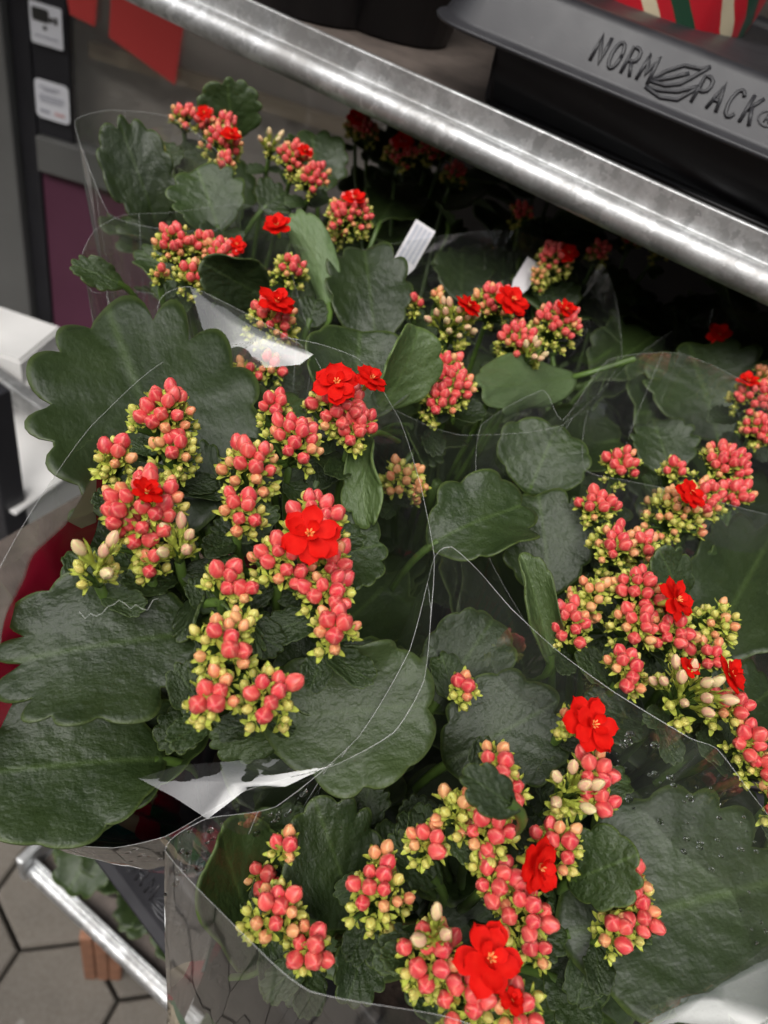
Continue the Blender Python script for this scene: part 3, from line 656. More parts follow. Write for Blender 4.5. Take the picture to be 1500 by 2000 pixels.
BW = [bud_mesh('bud', 0.0056, 0.00145, M['bud_pale'], seed=30+i, sep=0.0058, tube=0.004, spread=0.16) for i in range(2)]

# ---- double flowers: petals are single pieces round a small eye
def petal_mesh(L, W, cup, tip, seed):
    rnd = random.Random(seed); nu, nv = 7, 4; V = []; Fc = []
    for i in range(nu+1):
        u = i/nu; wd = W*(math.sin(math.pi*min(1, u*0.93 + 0.04))**0.62)*(0.55 + 0.6*u)
        if i == nu: wd = W*0.05
        for j in range(-nv//2, nv//2+1):
            v = j/(nv/2); V.append((0.0008 + L*u - 0.0008*abs(v)*u*u, wd*0.5*v, cup*L*u*u*0.5 + tip*u**3*L - 0.10*wd*(1 - v*v)*0.6 + rnd.uniform(-1, 1)*0.00018))
    n = nv+1
    for i in range(nu):
        for j in range(nv): Fc.append([i*n+j, (i+1)*n+j, (i+1)*n+j+1, i*n+j+1])
    k = len(V); V2 = [(a, b, c - 0.00022) for a, b, c in V]
    F2 = [[q+k for q in f[::-1]] for f in Fc]
    me = bpy.data.meshes.new('petal'); me.from_pydata(V+V2, [], Fc+F2); me.update(); me.materials.append(M['petal'])
    me.polygons.foreach_set('use_smooth', [True]*len(Fc+F2)); return me
PET = [petal_mesh(1.0e-2*0.95, 0.0078, 0.02*i, -0.10*(i % 3) + 0.02, 60+i) for i in range(5)]
def eye_mesh():
    mb = MB()
    for k in range(6):
        a = k*1.05; mb.tube([(0.0003*math.cos(a), 0.0003*math.sin(a), 0.0), (0.0008*math.cos(a), 0.0008*math.sin(a), 0.0016), (0.0013*math.cos(a), 0.0013*math.sin(a), 0.0026)], [0.0004, 0.00035, 0.0002], 5, 0)
    mb.tube([(0, 0, -0.008), (0, 0, -0.003), (0, 0, 0.0004)], [0.0010, 0.0017, 0.0010], 8, 1)
    return mb.mesh('flower', [M['stamen'], M['sepal']])
EYE = eye_mesh()
def flower(plant, c, dia, nrm=None, seed=0, full=1.0):
    """c=(px,py,z); dia in pixels"""
    rnd = random.Random(seed); c3 = P(*c); s = dia*depth(c3)/F/0.0195
    tocam = (CAM - c3).normalized(); nz = Vector(nrm).normalized() if nrm else (Vector((0, 0, 1))*0.45 + tocam*0.55).normalized()
    t = nz.orthogonal()
    o = place(EYE, 'flower', plant, c3, t, nz, (s, s, s))
    k = 0
    for ringn, tilt, sc, lift in ((6, 4, 1.0, 0.0), (5, 20, 0.86, 0.0006), (3, 48, 0.55, 0.0010)):
        a0 = rnd.uniform(0, 6)
        for i in range(ringn):
            a = a0 + 2*math.pi*i/ringn + rnd.uniform(-.18, .18)
            p = bpy.data.objects.new('petal', PET[rnd.randrange(5)]); link(p, o)
            ss = sc*rnd.uniform(0.9, 1.08)
            p.matrix_local = Matrix.Translation((0, 0, lift)) @ Matrix.Rotation(a, 4, 'Z') @ Matrix.Rotation(-R(tilt*full + rnd.uniform(-10, 8)), 4, 'Y') @ Matrix.Diagonal((ss, ss, ss, 1)); k += 1
    return o
def cluster(plant, c, r, tone='mix', axis=None, seed=0, squash=1.0, n=None, stemto=None, flat=0.55):
    """domed head of buds; c=(px,py,z) centre of the head, r radius in pixels"""
    rnd = random.Random(seed); c3 = P(*c); d = depth(c3); rw = r*d/F
    pc = Vector(plant['centre'])
    if axis is None:
        out = c3 - pc; out.z = 0
        tocam = (CAM - c3).normalized()
        axis = (Vector((0, 0, 1))*0.62 + tocam*0.38 + out*1.2).normalized()
    axis = Vector(axis).normalized(); t1 = axis.orthogonal().normalized(); t2 = axis.cross(t1)
    if n is None: n = max(3, int(0.80*(rw/0.00205)**2) + 2)
    mb = MB(); node = c3 - axis*(rw*0.75 + 0.008)
    pl_ = plant.location; stem = Vector((pl_.x*0.55 + c3.x*0.45, pl_.y*0.55 + c3.y*0.45, c3.z - 0.11))
    mb.tube(bez(stem, node - axis*0.03, node, 6), [0.0017, 0.0017, 0.0016, 0.0016, 0.0015, 0.0014, 0.0014], 6)
    spots = []
    for i in range(n):
        for tries in range(30):
            q = math.sqrt((i + rnd.uniform(0.2, 0.8))/n); a = i*2.39996 + rnd.uniform(-.35, .35) + tries*0.3
            x, y = q*math.cos(a), q*math.sin(a)*squash
            p = c3 + (t1*x + t2*y)*rw + axis*rw*flat*(0.75 - q*q) + axis*rnd.uniform(-0.0016, 0.0012)
            if all((p - s[0]).length > 0.0031 for s in spots) or tries == 29: break
        spots.append((p, q, (t1*x + t2*y)))
    for i in range(int(n*0.5) + 1):                 # small green ones hang round the skirt
        a = rnd.uniform(0, 6.28); q = rnd.uniform(0.92, 1.12); x, y = q*math.cos(a), q*math.sin(a)*squash
        p = c3 + (t1*x + t2*y)*rw - axis*(rw*0.30 + rnd.uniform(0.001, 0.006)); spots.append((p, 1.3, (t1*x + t2*y)))
    obj = mb
    items = []
    for p, q, rad in spots:
        dr = (axis*0.9 + rad*0.75 + Vector((rnd.uniform(-.25, .25), rnd.uniform(-.25, .25), rnd.uniform(-.1, .2)))).normalized()
        k = q + rnd.uniform(-0.34, 0.28)
        if tone == 'pale': me = rnd.choice(BW) if k < 0.95 else rnd.choice(BG); s = rnd.uniform(0.85, 1.1)
        elif tone == 'green': me = rnd.choice(BG + BP) if k > 0.4 else rnd.choice(BP); s = rnd.uniform(0.8, 1.1)
        else:
            lim = 0.62 if tone == 'mix' else 0.80
            if k < lim: me = rnd.choice(BR); s = rnd.uniform(0.86, 1.18)
            elif k < lim + 0.2: me = rnd.choice(BP); s = rnd.uniform(0.8, 1.05)
            else: me = rnd.choice(BG); s = rnd.uniform(0.7, 1.05)
        items.append((me, p, dr, s))
        sb = p - dr*0.0012*s
        mb.tube(bez(node, node.lerp(sb, 0.6) + axis*0.001 - dr*0.002, sb, 4), [0.0009, 0.0008, 0.0007, 0.0006, 0.0007], 5)
    st = mb.build('flower_cluster', M['stem'], plant)
    for k in range(2):
        a = rnd.uniform(0, 6.28); L = rnd.uniform(0.010, 0.018); ax = (t1*math.cos(a) + t2*math.sin(a)) + axis*rnd.uniform(0.0, 0.5)
        place(rnd.choice(FILL), 'bract', st, node - axis*rnd.uniform(0.004, 0.012), ax, axis, (L, L*0.8, L))
    for me, p, dr, s in items:
        place(me, 'bud', st, p - dr*0.0026*s, dr.orthogonal(), dr, (s, s, s), Matrix.Rotation(rnd.uniform(0, 6), 4, 'Z'))
    return st
def PX(p):
    c = ROT.transposed() @ (Vector(p) - CAM); return (750 + F*c.x/-c.z, 1000 - F*c.y/-c.z) if c.z < -0.01 else (750, 3000)
def in_gap(p):
    x, y = PX(p)
    return (x < 560 and y > 1560 + max(0, x-60)*0.45) or y > 2150 or (x < 380 and y < 250) or (x < 170 and y < 760) or (x < 120 and y < 1150)
def off_right(p): return PX(p)[0] < 1545
def new_plant(px, py, z, potxy, label, zs=1.104, fill=14, fr=(0.05, 0.085), fz=(0.05, 0.12), seed=0, gap=True):
    c = P(px, py, z)
    pt = Vector((potxy[0], potxy[1], zs + 0.006)) if potxy else Vector((c.x, c.y, zs + 0.006))
    root = empty('kalanchoe_plant', pt, label, 'plant', None); root['centre'] = (c.x, c.y, c.z)
    mb = MB(); pot(mb, (pt.x, pt.y), 0.036, 0.050, pt.z, pt.z + 0.085); mb.build('pot', M['plastic'], root)
    mb = MB(); n = 20; mb.add([(pt.x + 0.046*math.cos(2*math.pi*k/n), pt.y + 0.046*math.sin(2*math.pi*k/n), pt.z + 0.078) for k in range(n)] + [(pt.x, pt.y, pt.z + 0.083)], [[k, (k+1) % n, n] for k in range(n)], 0, True); mb.build('soil', M['soil'], root)
    mb = MB(); top = Vector((c.x*0.6 + pt.x*0.4, c.y*0.6 + pt.y*0.4, c.z - 0.09))
    mb.tube(bez((pt.x, pt.y, pt.z + 0.07), (pt.x, pt.y, pt.z + 0.15), top, 6), 0.0030, 8)
    for k in range(5):
        a = k*1.257 + seed; mb.tube(bez((pt.x, pt.y, pt.z + 0.075), (pt.x + 0.02*math.cos(a), pt.y + 0.02*math.sin(a), pt.z + 0.13), (top.x + 0.02*math.cos(a), top.y + 0.02*math.sin(a), c.z - 0.085), 6), 0.0021, 6)
    mb.build('main_stem', M['stem'], root)
    rnd = random.Random(seed*31 + 5)
    for i in range(fill):
        a = i*2.39996 + rnd.uniform(-.3, .3); L = rnd.uniform(*fr); dz = rnd.uniform(*fz)
        rr_ = rnd.uniform(0.005, 0.03)
        org = Vector((c.x + rr_*math.cos(a), c.y + rr_*math.sin(a), c.z - dz - 0.012))
        ax = Vector((math.cos(a), math.sin(a), rnd.uniform(-0.1, 0.55)))
        axn = ax.normalized(); ok = zs < 1 or not any((in_gap if gap else off_right)(org + axn*L*q + Vector((0, 0, -0.005)) + sd_) for q in (0.5, 1.0) for sd_ in (Vector((-axn.y, axn.x, 0))*L*0.35, Vector((axn.y, -axn.x, 0))*L*0.35, Vector((0, 0, 0))))
        if not ok: continue
        place(rnd.choice(FILL), 'leaf', root, org, ax, (rnd.uniform(-.3, .3), rnd.uniform(-.3, .3), 1), (L, L, L))
    return root

# ================================================================ PLANTS
SEED = [100]
def heads(plant, lst):
    for e in lst:
        SEED[0] += 1
        tone = e[4] if len(e) > 4 else 'mix'
        cluster(plant, (e[0], e[1], e[2]), e[3], tone, seed=SEED[0])
def blooms(plant, lst):
    for e in lst:
        SEED[0] += 1
        flower(plant, (e[0], e[1], e[2]), e[3], e[4] if len(e) > 4 else None, SEED[0], e[5] if len(e) > 5 else 1.0)

# ---- A: large plant with the broad leaves on the left
A = new_plant(440, 1180, 1.445, (-0.075, 0.19), 'tall kalanchoe with broad scalloped leaves at the open end of the shelf, over the paving', fill=24, seed=1)
leaf(A, (370, 1050, 1.418), (205, 572, 1.452), 430, cup=0.35, bend=-0.2, wave=0.02, up=0.3, lobes=12, amp=0.12, obov=-0.08)
leaf(A, (420, 960, 1.41), (478, 745, 1.435), 110, roll=-30, cup=0.8, up=0.5)
leaf(A, (400, 1235, 1.425), (-8, 1275, 1.43), 320, cup=0.45, bend=-0.35, wave=0.035, up=0.55, lobes=12, amp=0.14)
leaf(A, (330, 1480, 1.385), (-70, 1500, 1.40), 300, cup=0.4, bend=-0.3, up=0.5, amp=0.05)
leaf(A, (420, 1390, 1.375), (60, 1590, 1.385), 190, cup=0.3, bend=-0.3, up=0.5)
leaf(A, (505, 1405, 1.41), (845, 1375, 1.425), 305, roll=12, light=True, cup=0.75, bend=-0.15, wave=0.03, up=0.35, lobes=9, amp=0.07)
leaf(A, (560, 1440, 1.400), (415, 1445, 1.405), 105, roll=-55, light=True, cup=0.9, up=0.5)
leaf(A, (530, 1310, 1.415), (685, 1310, 1.415), 190, cup=0.4, up=0.6)
leaf(A, (625, 1090, 1.42), (748, 1060, 1.43), 180, cup=0.5, up=0.6)
leaf(A, (690, 830, 1.425), (700, 650, 1.443), 240, roll=8, cup=0.75, bend=0.15, up=0.35, lobes=8, amp=0.06)
leaf(A, (745, 800, 1.43), (835, 650, 1.462), 160, roll=45, light=True, cup=0.9, bend=-0.3, up=0.3, lobes=8, amp=0.05)
leaf(A, (715, 850, 1.445), (690, 1000, 1.440), 95, roll=35, light=True, cup=1.2, bend=-0.7, up=0.4, lobes=7)
leaf(A, (515, 1055, 1.43), (418, 1035, 1.435), 95, cup=0.4, up=0.6)
leaf(A, (405, 1040, 1.415), (385, 860, 1.435), 100, roll=-20, cup=0.6, up=0.5)
leaf(A, (400, 1385, 1.39), (315, 1455, 1.392), 95, cup=0.3, up=0.6)
leaf(A, (465, 1215, 1.435), (550, 1265, 1.435), 85, cup=0.3, up=0.6)
leaf(A, (270, 1090, 1.405), (148, 1000, 1.42), 130, cup=0.4, up=0.5)
leaf(A, (340, 1100, 1.42), (215, 1075, 1.43), 100, cup=0.3, up=0.6)
leaf(A, (400, 1150, 1.43), (345, 1240, 1.432), 70, roll=50, cup=0.7, up=0.5)
leaf(A, (420, 1170, 1.435), (540, 1215, 1.445), 55, roll=-60, cup=0.8, bend=-0.9, up=0.4)
leaf(A, (390, 1240, 1.42), (370, 1330, 1.42), 60, roll=-30, cup=0.6, up=0.5)
leaf(A, (560, 1140, 1.43), (640, 1200, 1.425), 80, cup=0.5, up=0.6)
leaf(A, (610, 960, 1.425), (640, 900, 1.43), 70, cup=0.5, up=0.6)
leaf(A, (500, 860, 1.43), (560, 750, 1.435), 120, cup=0.5, up=0.5)
leaf(A, (310, 1430, 1.38), (200, 1500, 1.375), 130, cup=0.3, up=0.6)
zA = 1.458
heads(A, [(318, 800, zA, 62, 'red'), (222, 885, zA-.003, 42), (340, 872, zA-.006, 46), (285, 975, zA, 80, 'red'), (265, 1040, zA-.008, 42, 'red'), (352, 1060, zA-.006, 30, 'pale'),
  (188, 1105, zA-.008, 40, 'pale'), (295, 1095, zA-.012, 32), (495, 905, zA, 62, 'red'), (470, 995, zA, 46, 'red'), (575, 855, zA, 58, 'red'), (540, 790, zA-.002, 32, 'red'),
  (665, 785, zA+.002, 62, 'red'), (695, 830, zA-.002, 46, 'red'), (620, 1010, zA, 62, 'red'), (555, 1095, zA-.004, 62, 'red'), (640, 1090, zA-.004, 45, 'red'), (645, 1155, zA-.004, 52, 'red'),
  (655, 1222, zA-.006, 48), (437, 1130, zA-.006, 40), (485, 1150, zA-.006, 26), (437, 1252, zA-.008, 64), (420, 1352, zA-.012, 54), (528, 1355, zA-.012, 62), (475, 1215, zA-.008, 36, 'green')])
blooms(A, [(604, 1045, zA+.008, 128), (657, 748, zA+.012, 96), (724, 740, zA+.012, 76, (0.25, 0.1, 0.9)), (286, 962, zA+.008, 70, (0.1, 0.2, 0.8), 2.0)])

# ---- B: plant nearest the front edge
B = new_plant(900, 1760, 1.40, (0.035, 0.17), 'kalanchoe at the front edge of the shelf, wrapped in the drop covered sleeve', fill=22, seed=2)
leaf(B, (1085, 1830, 1.385), (1560, 1705, 1.415), 440, cup=0.35, bend=-0.25, wave=0.022, up=0.45, lobes=14)
leaf(B, (1105, 1725, 1.404), (1235, 1672, 1.424), 155, cup=0.35, up=0.4, lobes=9)
leaf(B, (1080, 1700, 1.385), (1130, 1790, 1.39), 90, cup=0.4, up=0.6)
leaf(B, (700, 1815, 1.375), (625, 1575, 1.405), 205, roll=10, cup=0.4, bend=-0.2, up=0.3, lobes=11)
leaf(B, (520, 1880, 1.36), (400, 1610, 1.40), 230, roll=20, cup=0.9, bend=0.2, up=0.4, amp=0.03)
leaf(B, (865, 1495, 1.40), (1085, 1370, 1.425), 235, cup=0.4, bend=-0.3, up=0.35, lobes=11)
leaf(B, (840, 1390, 1.395), (965, 1205, 1.42), 180, cup=0.4, up=0.5, amp=0.04)
leaf(B, (1012, 1582, 1.444), (915, 1512, 1.452), 95, cup=0.3, up=0.5, lobes=9)
leaf(B, (860, 1730, 1.39), (768, 1640, 1.40), 90, cup=0.5, up=0.6)
leaf(B, (720, 1800, 1.365), (685, 1960, 1.365), 120, roll=-20, cup=0.6, up=0.6)
leaf(B, (700, 1800, 1.365), (800, 1880, 1.365), 100, cup=0.5, up=0.6)
leaf(B, (1060, 1900, 1.375), (1185, 1960, 1.38), 150, cup=0.4, up=0.6)
leaf(B, (600, 1620, 1.385), (498, 1590, 1.395), 60, roll=30, light=True, cup=0.6, up=0.5, amp=0.02)
leaf(B, (700, 1620, 1.38), (725, 1525, 1.39), 100, cup=0.5, up=0.5)
leaf(B, (1050, 1480, 1.40), (1090, 1590, 1.40), 110, cup=0.5, up=0.6)
leaf(B, (780, 1880, 1.36), (900, 1960, 1.36), 120, cup=0.4, up=0.7)
leaf(B, (800, 1640, 1.38), (830, 1560, 1.39), 90, cup=0.5, up=0.6)
leaf(B, (1120, 1640, 1.375), (1240, 1550, 1.395), 190, cup=0.4, up=0.5)
leaf(B, (620, 1860, 1.355), (560, 1960, 1.35), 110, cup=0.4, up=0.6)
zB = 1.415
heads(B, [(972, 1490, zB+.02, 46), (1000, 1540, zB+.015, 36), (895, 1572, zB+.01, 40, 'green'), (840, 1642, zB, 44), (955, 1612, zB+.01, 62, 'red'), (1095, 1650, zB+.008, 52, 'red'),
  (968, 1710, zB, 56, 'red'), (1025, 1775, zB, 60, 'red'), (1052, 1855, zB-.006, 36), (740, 1745, zB-.006, 64), (742, 1680, zB-.006, 30, 'green'), (555, 1650, zB-.01, 30), (512, 1712, zB-.03, 36),
  (532, 1780, zB-.012, 64), (605, 1850, zB-.014, 46), (845, 1865, zB, 66, 'red'), (850, 1835, zB+.006, 30, 'pale'), (905, 1945, zB-.004, 62, 'red'), (1010, 1965, zB-.002, 52, 'red'), (1230, 1715, zB-.004, 40, 'red'),
  (1240, 1770, zB-.006, 52, 'red'), (1205, 1820, zB-.008, 36), (1165, 1500, zB+.016, 42, 'red'), (1110, 1540, zB+.012, 42, 'pale'), (1165, 1560, zB+.012, 36, 'red'), (1120, 1400, zB+.02, 34)])
blooms(B, [(955, 1872, zB+.012, 140, (0.1, -0.1, 0.9)), (1050, 1690, zB+.012, 118, (0.6, -0.1, 0.6)), (1155, 1415, zB+.028, 122, (0.35, -0.25, 0.85), 1.3), (1000, 1955, zB+.004, 60, (0, 0.2, 0.9), 2.4)])

# ---- C: plant on the right
Cp = new_plant(1290, 1230, 1.425, (0.06, 0.24), 'kalanchoe standing between the front plant and the upper rail, half behind creased film', fill=16, seed=3)
leaf(Cp, (835, 1065, 1.415), (1035, 960, 1.435), 205, roll=-10, cup=0.7, bend=-0.5, up=0.4, lobes=9)
leaf(Cp, (1030, 965, 1.40), (1090, 830, 1.425), 190, cup=0.5, bend=-0.3, up=0.4, lobes=10, amp=0.06)
leaf(Cp, (1075, 1165, 1.40), (1055, 958, 1.425), 195, cup=0.5, bend=-0.2, up=0.4, lobes=11)
leaf(Cp, (1075, 1295, 1.42), (1035, 1092, 1.45), 110, roll=15, light=True, cup=1.0, fold=0.3, up=0.35, amp=0.04)
leaf(Cp, (1370, 1290, 1.395), (1530, 1010, 1.42), 250, cup=0.4, bend=-0.2, up=0.4)
leaf(Cp, (1330, 1180, 1.424), (1300, 1080, 1.444), 100, cup=0.4, up=0.5, lobes=9)
leaf(Cp, (1405, 860, 1.385), (1350, 665, 1.415), 240, cup=0.5, up=0.4, lobes=11)
leaf(Cp, (1310, 930, 1.385), (1280, 815, 1.40), 130, cup=0.4, up=0.5)
leaf(Cp, (1390, 1440, 1.40), (1530, 1330, 1.41), 200, cup=0.4, up=0.5)
leaf(Cp, (1250, 1240, 1.415), (1375, 1300, 1.415), 90, cup=0.4, up=0.6)
leaf(Cp, (1190, 1240, 1.41), (1160, 1340, 1.405), 80, roll=40, cup=0.7, up=0.5)
leaf(Cp, (1270, 1420, 1.405), (1150, 1370, 1.41), 120, cup=0.5, up=0.5, amp=0.04)
leaf(Cp, (1130, 1130, 1.40), (1230, 1090, 1.41), 110, cup=0.5, up=0.6)
leaf(Cp, (1400, 1180, 1.40), (1470, 1090, 1.41), 150, cup=0.5, up=0.5)
zC = 1.432
heads(Cp, [(1165, 985, zC, 42, 'red'), (1205, 1060, zC, 50), (1258, 1062, zC, 36), (1330, 990, zC-.006, 58, 'green'), (1420, 905, zC, 54, 'red'), (1385, 965, zC, 40, 'red'), (1440, 965, zC-.004, 36, 'red'), (1215, 900, zC-.004, 38, 'red'),
  (1320, 915, zC-.004, 30), (1162, 1155, zC, 40, 'green'), (1112, 1215, zC, 50, 'red'), (1252, 1150, zC+.004, 56, 'red'), (1245, 1215, zC, 44, 'red'), (1315, 1225, zC, 50, 'red'), (1405, 1210, zC, 46, 'green'),
  (1228, 1305, zC, 46), (1390, 1278, zC-.004, 42), (1345, 1350, zC+.006, 56, 'pale'), (1430, 1375, zC+.004, 38, 'red'), (1465, 1440, zC, 38, 'red'), (1490, 1495, zC-.004, 34, 'red'), (905, 1340, zC-.01, 32)])
blooms(Cp, [(1320, 1172, zC+.012, 92, (0.5, 0.0, 0.8)), (1425, 1318, zC+.012, 80, (0.45, 0.1, 0.8), 1.6), (1348, 965, zC+.006, 70, (0.3, -0.1, 0.8)), (1345, 1305, zC+.012, 50, (0.1, 0.1, 0.9), 2.6)])

# ---- D: middle plant behind A
D = new_plant(950, 700, 1.425, (-0.10, 0.33), 'kalanchoe in the middle of the shelf with a pale turned-up leaf', fill=18, seed=4)
o = leaf(D, (1125, 735, 1.418), (915, 770, 1.425), 120, roll=165, cup=0.6, bend=-0.2, up=0.4, lobes=8, amp=0.06)
leaf(D, (735, 680, 1.415), (712, 468, 1.445), 172, cup=0.5, bend=-0.2, up=0.3, lobes=10)
leaf(D, (650, 610, 1.42), (592, 422, 1.445), 90, roll=150, cup=0.9, up=0.3, amp=0.04)
leaf(D, (1070, 620, 1.39), (1080, 540, 1.40), 110, cup=0.4, up=0.5)
leaf(D, (1150, 650, 1.38), (1180, 495, 1.40), 120, cup=0.5, up=0.4)
leaf(D, (900, 590, 1.375), (905, 480, 1.395), 120, cup=0.4, up=0.5)
leaf(D, (980, 560, 1.385), (985, 480, 1.40), 80, cup=0.4, up=0.5)
leaf(D, (820, 870, 1.40), (890, 820, 1.40), 110, cup=0.4, up=0.6)
leaf(D, (800, 830, 1.40), (850, 900, 1.40), 90, cup=0.6, roll=-30, up=0.6)
leaf(D, (640, 700, 1.40), (600, 600, 1.41), 110, cup=0.5, up=0.5)
leaf(D, (1160, 740, 1.38), (1290, 640, 1.40), 150, cup=0.4, up=0.5)
zD = 1.438
heads(D, [(885, 625, zD, 44, 'pale'), (965, 585, zD, 44, 'red'), (1095, 625, zD, 46, 'red'), (1015, 655, zD, 40, 'red'), (1035, 690, zD-.004, 22, 'pale'), (862, 715, zD, 46, 'red'), (890, 745, zD, 42, 'red'), (860, 780, zD-.004, 36),
  (815, 590, zD-.006, 16), (855, 576, zD-.006, 16, 'green'), (785, 930, zD-.015, 46, 'green'), (825, 950, zD-.015, 18, 'green')])
blooms(D, [(915, 598, zD+.010, 60, (0.2, 0.2, 0.9)), (1000, 588, zD+.010, 76, (0.3, -0.2, 0.8)), (1105, 605, zD+.006, 50, (0.2, 0, 0.9), 1.8)])

# ---- E: plant behind A on the left
Ep = new_plant(470, 590, 1.425, (-0.195, 0.29), 'kalanchoe behind the tall broad-leaved one, in a sleeve that mirrors the sky', fill=14, seed=5)
leaf(Ep, (525, 585, 1.425), (385, 505, 1.445), 120, roll=-35, cup=0.9, bend=0.3, up=0.4, amp=0.03)
leaf(Ep, (245, 560, 1.42), (143, 512, 1.43), 65, cup=0.4, up=0.5)
leaf(Ep, (480, 800, 1.40), (560, 690, 1.41), 130, cup=0.5, up=0.5)
leaf(Ep, (360, 560, 1.41), (270, 480, 1.42), 80, cup=0.5, up=0.5)
leaf(Ep, (430, 500, 1.41), (440, 430, 1.42), 90, cup=0.4, up=0.5)
leaf(Ep, (600, 640, 1.415), (620, 580, 1.425), 70, cup=0.4, up=0.5)
zE = 1.44
heads(Ep, [(533, 618, zE, 52, 'red'), (345, 470, zE, 44, 'red'), (398, 470, zE, 30), (432, 492, zE, 34, 'red'), (370, 530, zE-.004, 34), (312, 528, zE-.006, 18), (567, 520, zE-.006, 36), (530, 710, zE-.006, 28), (480, 722, zE-.008, 28)])
blooms(Ep, [(540, 592, zE+.010, 82, (0.15, 0.0, 0.95), 1.4), (541, 442, zE+.006, 62, (-0.1, -0.3, 0.8), 1.6), (462, 478, zE+.004, 40), (425, 730, zE-.01, 40)])

# ---- F: far left plant
Fp = new_plant(450, 290, 1.425, (-0.31, 0.40), 'kalanchoe in a tall clear sleeve by the shop front', fill=16, seed=6)
leaf(Fp, (430, 455, 1.415), (385, 322, 1.44), 150, cup=0.4, up=0.3, lobes=10)
leaf(Fp, (310, 450, 1.40), (235, 235, 1.45), 140, cup=0.5, up=0.4)
leaf(Fp, (455, 275, 1.42), (445, 160, 1.455), 125, cup=0.4, up=0.3)
leaf(Fp, (330, 330, 1.42), (330, 275, 1.43), 60, cup=0.4, up=0.5)
leaf(Fp, (350, 300, 1.42), (420, 340, 1.425), 80, cup=0.4, up=0.5)
leaf(Fp, (510, 410, 1.41), (560, 370, 1.42), 90, cup=0.4, up=0.5)
leaf(Fp, (620, 385, 1.41), (610, 245, 1.44), 130, cup=0.4, up=0.4)
zF = 1.442
heads(Fp, [(360, 222, zF, 26, 'red'), (400, 230, zF, 22, 'red'), (440, 238, zF, 24, 'red'), (435, 272, zF, 38, 'red'), (310, 290, zF-.006, 15, 'green'), (440, 312, zF-.004, 20), (578, 302, zF, 36, 'red'), (615, 340, zF-.002, 32, 'red'), (530, 280, zF-.004, 18, 'pale')])
blooms(Fp, [(452, 264, zF+.006, 44, (0.1, -0.2, 0.9), 1.5), (398, 220, zF+.006, 32), (596, 296, zF+.006, 34, (0.2, 0, 0.9), 1.5)])
# ---- G, H, I: plants in the shade below the upper shelf
Gp = new_plant(740, 330, 1.405, (-0.185, 0.44), 'shaded kalanchoe under the upper shelf next to the striped label', fill=18, seed=7)
leaf(Gp, (880, 440, 1.40), (860, 395, 1.415), 60, cup=0.8, roll=60)
leaf(Gp, (740, 440, 1.39), (800, 330, 1.40), 130)
heads(Gp, [(685, 412, 1.435, 46, 'red'), (785, 292, 1.43, 34, 'red'), (700, 238, 1.425, 26, 'red'), (890, 335, 1.42, 26), (655, 450, 1.42, 22)])
blooms(Gp, [(692, 388, 1.442, 50, (0.1, -0.1, 0.9), 1.5), (787, 275, 1.436, 44, None, 1.5), (695, 230, 1.432, 36)])
Hp = new_plant(1090, 450, 1.395, (0.0, 0.43), 'shaded kalanchoe under the upper shelf with a plain white label', fill=20, seed=8)
leaf(Hp, (1090, 620, 1.39), (1075, 545, 1.405), 110); leaf(Hp, (1180, 640, 1.385), (1185, 500, 1.405), 120); leaf(Hp, (960, 560, 1.38), (940, 470, 1.395), 110)
heads(Hp, [(1085, 500, 1.425, 36, 'red'), (1240, 465, 1.41, 20, 'red'), (1055, 535, 1.415, 22, 'green')])
blooms(Hp, [(1110, 494, 1.43, 40)])
Kp = new_plant(1800, 1000, 1.42, (0.19, 0.33), 'kalanchoe at the right end of the rail, out in the light', fill=24, seed=11, gap=False, fz=(0.0, 0.10))
heads(Kp, [(1720, 960, 1.435, 50, 'red'), (1800, 1020, 1.435, 50), (1760, 1090, 1.43, 46, 'red'), (1850, 940, 1.43, 46, 'red')])
Ip = new_plant(1440, 720, 1.40, (0.11, 0.36), 'kalanchoe under the rail with dark leaves and few open flowers', fill=26, seed=9, fz=(0.0, 0.10))
leaf(Ip, (1320, 700, 1.375), (1250, 600, 1.39), 140); leaf(Ip, (1480, 740, 1.38), (1470, 640, 1.395), 120)
heads(Ip, [(1478, 772, 1.43, 42, 'red'), (1485, 832, 1.425, 34, 'red'), (1490, 735, 1.42, 26, 'green')])
blooms(Ip, [(1405, 654, 1.42, 50, None, 1.4), (1462, 745, 1.435, 46, (-.3, -.1, .8), 1.5)])
# ---- two plants right of B and C, mostly out of frame, and the low shelf
Jp = new_plant(1640, 1560, 1.41, (0.15, 0.20), 'kalanchoe crowding against the front plant\'s sleeve', fill=26, seed=10, gap=False, fz=(0.0, 0.10))
heads(Jp, [(1525, 1560, 1.425, 40, 'red'), (1620, 1480, 1.43, 50, 'red'), (1700, 1540, 1.43, 50), (1650, 1620, 1.425, 46, 'red'), (1740, 1650, 1.42, 46)])
blooms(Jp, [(1690, 1590, 1.438, 100)])
for i, (x, y, lab) in enumerate(((-0.27, 0.56, 'dark kalanchoe in the back row behind the striped label'), (-0.12, 0.54, 'dark kalanchoe in the back row under the board'), (0.03, 0.56, 'dark kalanchoe in the back row below the lettered tray'), (0.18, 0.50, 'dark kalanchoe at the back row\'s end below the lettered tray'), (-0.2, 0.70, 'kalanchoe against the back edge of the shelf'), (0.02, 0.72, 'last kalanchoe of the back row, deep in shade'))):
    c_ = PX((x, y, 1.39)); pl = new_plant(c_[0], c_[1], 1.39, (x, y), lab, fill=20, seed=40+i, fr=(0.06, 0.09), fz=(-0.02, 0.12))
    rnd = random.Random(90+i)
    for k in range(3):
        SEED[0] += 1; cluster(pl, (*PX((x + rnd.uniform(-.05, .05), y + rnd.uniform(-.06, .02), 1.425)), 1.425), 24, 'red', seed=SEED[0])
low = []
LOWZ = 0.74
